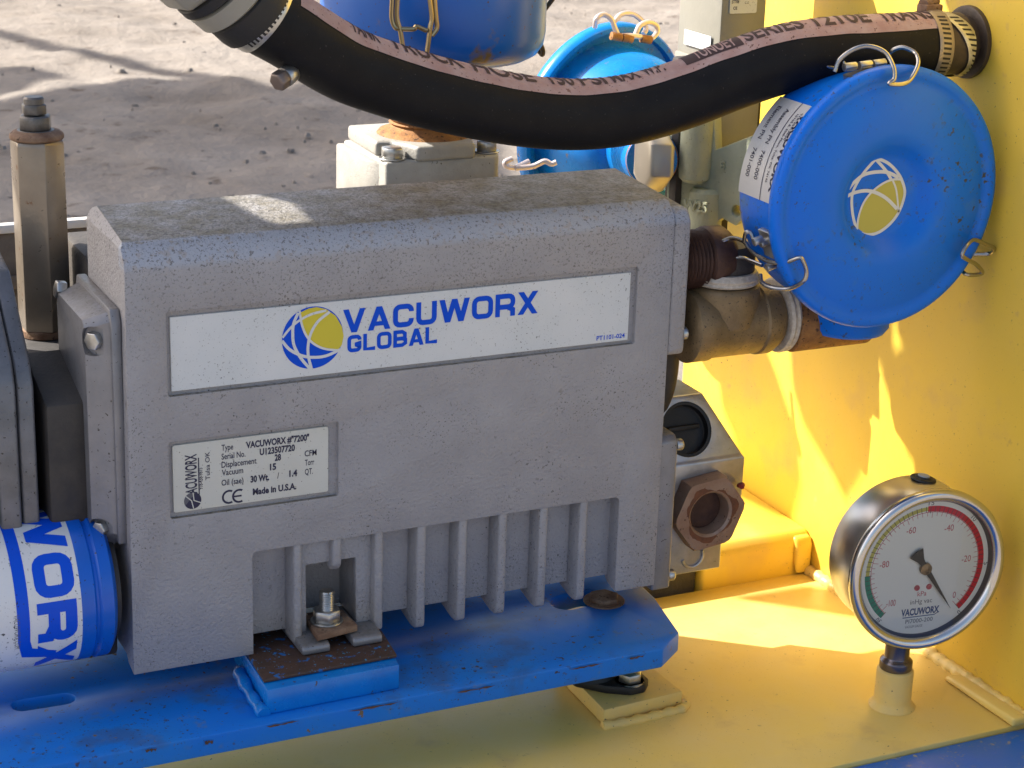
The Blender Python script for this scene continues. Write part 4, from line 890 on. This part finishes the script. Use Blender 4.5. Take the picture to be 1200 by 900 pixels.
obj('branch_elbow', *lathe([(16, 0), (16, 8), (13, 13)], (301, ty+2, tz+26), (0, 0, 1), 40), dark_iron, pt)
xe_ = U(930, 395, Y=ty-12)[0]
obj('rusty_nipple', *lathe([(13, 0), (13.4, 1), (13.4, 44), (12, 45)], (xe_, ty-6, tz-4), (1, 0, 0.0), 44), rust_or, pt, bevel=.3)
tn = U(830, 300, Y=14)
pr = [(10, 0)]
for k in range(8): pr += [(14.4, 1+k*2.1), (13.2, 2.1+k*2.1)]
pr += [(15, 18), (15.6, 20), (15.2, 28), (13, 31), (8, 32)]
obj('threaded_nipple', *lathe(pr, (271, 18, tn[2]-2), (1, 0, 0), 48), dark_thread, pt, label='dark brown threaded nipple between pump and pipe')
obj('rear_hose_curve', *tube([(274, 34, 150), (281, 36, 120), (282, 38, 92), (276, 40, 72)], 7.5, 16, 8), dark_iron, pt)
# ================================================================== GAUGE
gg = thing('vacuum_gauge', 'round stainless gauge with white dial and black needle on a yellow socket', 'gauge', (gb[0], gb[1], FZ+20))
gyf = gb[1]-17
gc = U(1093, 669, Y=gyf); gR = 41.5
gcx, gcz = gc[0], gc[2]
gcx = (gcx+gb[0])/2*0+gcx
obj('case', *lathe([(.01, 33), (34, 33), (37.6, 31.5), (39, 29), (39, 4), (38.6, 3)], (gcx, gyf, gcz), (0, 1, 0), 120, closed=False), brushed, gg, smooth=60)
obj('bezel', *lathe([(35.6, 5.5), (36.0, 1.4), (36.8, .2), (38.2, -.6), (39.8, -.8), (41.0, -.1), (41.6, 1.4), (41.6, 4), (40.6, 5.4), (39.2, 6)], (gcx, gyf, gcz), (0, 1, 0), 120, closed=False), chrome, gg, smooth=60)
obj('inner_ring', *lathe([(35.9, 2), (35.4, 2.4), (34.8, 5.0), (33.4, 5.2)], (gcx, gyf, gcz), (0, 1, 0), 96, closed=False), mat('dark_inner_ring', (.12, .12, .15), .3, .5), gg, smooth=60)
DY = gyf+4.6
dial = obj('dial', *lathe([(.01, 0), (34.9, 0), (34.9, 1)], (gcx, DY, gcz), (0, 1, 0), 96, closed=False), dial_m, gg, smooth=60)
obj('glass', *lathe([(.01, 0), (36.2, 0)], (gcx, gyf+1.6, gcz), (0, 1, 0), 96, closed=False), glass_m, gg, smooth=60)
gf = lambda u, v, l: (gcx+u, DY-.06-l, gcz+v)
# scale angles: 0 inHg at -50 deg (lower right), 30 at 230 deg (lower left), read anticlockwise
def ang(v): return -48+(v/30)*276
ro = 32.0
flat('red_band', [arcband(0, 0, ro-2.5, ro+.4, ang(0), ang(15.3), 60)], gf, red_m, dial)
flat('yellow_band', [arcband(0, 0, ro-2.0, ro, ang(15.3), ang(25), 40)], gf, yel_m, dial)
flat('green_band', [arcband(0, 0, ro-2.5, ro+.4, ang(25), ang(30), 24)], gf, green_m, dial)
tk = []
for i in range(61):
    a = math.radians(ang(i/2)); r0_ = ro-2.6 if i % 5 else ro-3.4; tk.append(ribbon2([((r0_)*math.cos(a), r0_*math.sin(a)), ((ro+.3)*math.cos(a), (ro+.3)*math.sin(a))], .28))
flat('black_ticks', tk, lambda u, v, l: gf(u, v, l+.06), print_ink, dial)
tk = [arcband(0, 0, ro-2.9, ro-2.6, ang(0), ang(30), 80)]
for i in range(51):
    a = math.radians(ang(i*2/100*29.5)); r0_ = ro-4.8 if i % 5 else ro-5.8; tk.append(ribbon2([(r0_*math.cos(a), r0_*math.sin(a)), ((ro-2.7)*math.cos(a), (ro-2.7)*math.sin(a))], .22))
flat('red_ticks', tk, lambda u, v, l: gf(u, v, l+.02), redtxt, dial)
nums = []
for i, t_ in enumerate(('0', '-20', '-40', '-60', '-80', '-100')):
    a = math.radians(ang(i*20/100*29.5)+(6 if i == 0 else 0)); r_ = ro-9.2 if i in (1, 2, 3, 4) else ro-7.6
    nums.append(btext(t_, r_*math.cos(a)+(1.0 if i == 5 else 0), r_*math.sin(a)-1.6, {1: 1.6, 2: 3.4, 3: 5, 4: 5, 5: 5, 0: 1.6}[i] if i not in (1, 2, 3, 4) else 5.0, 3.4, .0, 'C'))
flat('pressure_numbers', nums, gf, redtxt, dial)
def rotp(piece, a, x, y):
    V, F = piece; c, s = math.cos(a), math.sin(a); return [(x+p[0]*c-p[1]*s, y+p[0]*s+p[1]*c) for p in V], F
on = []
for v_, t_ in ((0, '0'), (5, '5'), (10, '10'), (15, '15'), (30, '30')):
    a = math.radians(ang(v_)+(-2 if v_ == 0 else 0)); r_ = ro+.8
    on.append(rotp(btext(t_, 0, 0, 1.5*len(t_), 2.6, 0, 'C'), a-math.pi/2, r_*math.cos(a), r_*math.sin(a)))
flat('outer_numbers', on, gf, print_grey, dial)
flat('unit_text', [btext('kPa', 0, -14.8, 5, 2.6, 0, 'C')], gf, redtxt, dial)
flat('unit_text', [btext('inHg vac', 0, -18.8, 12, 2.5, 0, 'C')], gf, print_grey, dial)
flat('dial_brand', [btext('VACUWORX', -10.5, -24.6, 21, 3.5, .04), ribbon2([(-9.5, -25.6), (8, -25.6), (10.5, -24.2)], .45)], gf, mat('navy_print', (.01, .06, .20), .5), dial)
flat('dial_code', [btext('PI7000-200', -7.6, -28.9, 15, 2.2, 0), btext('VACUUM GAUGE', -7.6, -31.4, 9.6, 1.3, 0)], gf, print_grey, dial)
for sx in (-3.2, 3.4): obj('dial_screw', *lathe([(1.5, 0), (1.4, -.5), (.5, -.6), (.3, -.3)], (gcx+sx, DY, gcz-10.2), (0, 1, 0), 20), redtxt, dial)
# needle
na = math.radians(-55)
def nrot(x, y): c, s = math.cos(na), math.sin(na); return (x*c-y*s, x*s+y*c)
npoly = [nrot(27.5, 0), nrot(3, 1.3), nrot(0, 2.2), nrot(-4, 1.4), nrot(-6, 1.8), nrot(-11, 4.0), nrot(-11.6, 0), nrot(-11, -4.0), nrot(-6, -1.8), nrot(-4, -1.4), nrot(0, -2.2), nrot(3, -1.3)]
obj('needle', *prism([(gcx+p[0], gcz+p[1]) for p in npoly], DY-1.9, DY-1.5, 'Y'), black, gg)
obj('needle_hub', *lathe([(.01, 2.3), (1.2, 2.3), (1.6, 2.1), (3.0, 1.9), (3.2, .6)], (gcx, DY, gcz), (0, -1, 0), 32), mat('brass_hub', (.22, .15, .08), .35, .7), gg)
gg.rotation_euler.z = math.radians(-7)
# fill plug, socket stem
pg = U(1079, 560, Z=gcz+39)
vp = obj('vent_plug', *lathe([(6.4, 0), (6.2, .8), (5.2, 1.2), (4.2, 1.0), (3.8, 1.7), (.01, 1.8)], (pg[0], pg[1], gcz+38.6+0), ((pg[0]-gcx)/39, 0, 1), 28), black, gg)
obj('case_label', *box(pg[0]+12, pg[0]+21, gyf+8, gyf+20, gcz+31.8, gcz+32.0), aged_plate, gg) if False else None
obj('plug_centre', *lathe([(3.0, 0), (2.8, .5), (.01, .6)], (pg[0]+.2, pg[1], gcz+40.3), ((pg[0]-gcx)/39, 0, 1), 24), mat('grey_plug_centre', (.30, .33, .38), .4), vp)
obj('stem', *lathe([(7.2, 0), (8.2, 1), (8.2, 5), (7.2, 6), (6.2, 7), (6.2, 22), (8, 26), (8, 34)], (gb[0], gb[1], FZ+20.2), (0, 0, 1), 36), mat('dark_nickel', (.16, .145, .16), .25, .9), gg, bevel=.3)
# ================================================================== unseen plate added overhead, cut to shade the pump and pass sun patches
HZ = 520
def Q(p): h = HZ-p[2]; return (p[0]+SUN.x/SUN.z*h, p[1]+SUN.y/SUN.z*h)
def QP(pts, **k): return [Q(U(x, y, **k)) for x, y in pts]
patch = QP(((362, 258), (310, 262), (285, 254), (242, 234), (285, 231), (348, 242)), Z=195)
ov = thing('overhead_shade', 'blue plate added unseen above the pump to shade it', 'shade plate', (-100, 250, HZ))
dk = [(-760, 130), (260, 130), (260, 205)]+QP(((1115, 25),), X=WX)+[(95, 300), (98, 334), (-10, 336), (-14, 312), (-262, 312), (-266, 345), (-760, 350)]
obj('shade_plate', *prism(dk, HZ, HZ+8, 'Z'), blue_plate, ov, cuts=[prism(patch, HZ-10, HZ+20, 'Z')])
# unseen plates added, each cut to a shade shape on the wall or floor
m1 = QP(((836, 425), (886, 425), (905, 470), (922, 520), (932, 560), (936, 600), (925, 640), (850, 620), (857, 561), (862, 540), (845, 500)), X=WX)
m2 = QP(((932, 410), (1043, 410), (1043, 445), (1020, 455), (984, 474), (1012, 575), (990, 612), (975, 582), (940, 522), (927, 478), (923, 418)), X=WX)
m3 = QP(((1048, 300), (1048, 415), (1062, 440), (1030, 462), (1062, 560), (1100, 600), (1110, 300)), X=WX)
m4 = QP(((826, 697), (915, 683), (975, 691), (1012, 726)), Z=FZ)
for m_ in (m1, m2, m3, m4): obj('shade_piece', *prism(m_, HZ+12, HZ+20, 'Z'), blue_plate, ov)
for x, y in ((-740, 150), (-740, 330)): obj('shade_leg', *box(x-12, x+12, y-12, y+12, FZ-640, HZ), blue_plate, ov)
# ground shade: high plate and bar added out of view, cut to the shadow shape
H2 = 4200
def G(px, py):
    p = U(px, py, Z=GZ); return (p[0]+SUN.x/SUN.z*H2, p[1]+SUN.y/SUN.z*H2)
tr = thing('shade_canopy', 'high canopy added out of view to cast shade on the ground', 'canopy', (-1000, 6000, GZ))
pts = [(-200, 92), (-60, 82), (20, 76), (55, 82), (60, 92), (20, 103), (-30, 112), (0, 118), (70, 108), (130, 96), (200, 90), (300, 104), (330, 110), (390, 70), (480, 100), (560, 140), (600, 260), (600, 420), (-400, 420)]
obj('shade_roof', *prism([G(*p) for p in pts], GZ+H2, GZ+H2+40, 'Z'), grey_box, tr)
a_, b_ = G(-250, -12), G(330, 110)
obj('shade_beam', *tube([(a_[0], a_[1], GZ+H2), (b_[0], b_[1], GZ+H2)], 45, 8, 0), grey_box, tr)
obj('shade_post', *box(-3000, -2900, 4300, 4400, GZ, GZ+H2), grey_box, tr)
obj('shade_arm', *box(-3000, -700, 4500, 4600, GZ+H2+42, GZ+H2+90), grey_box, tr)
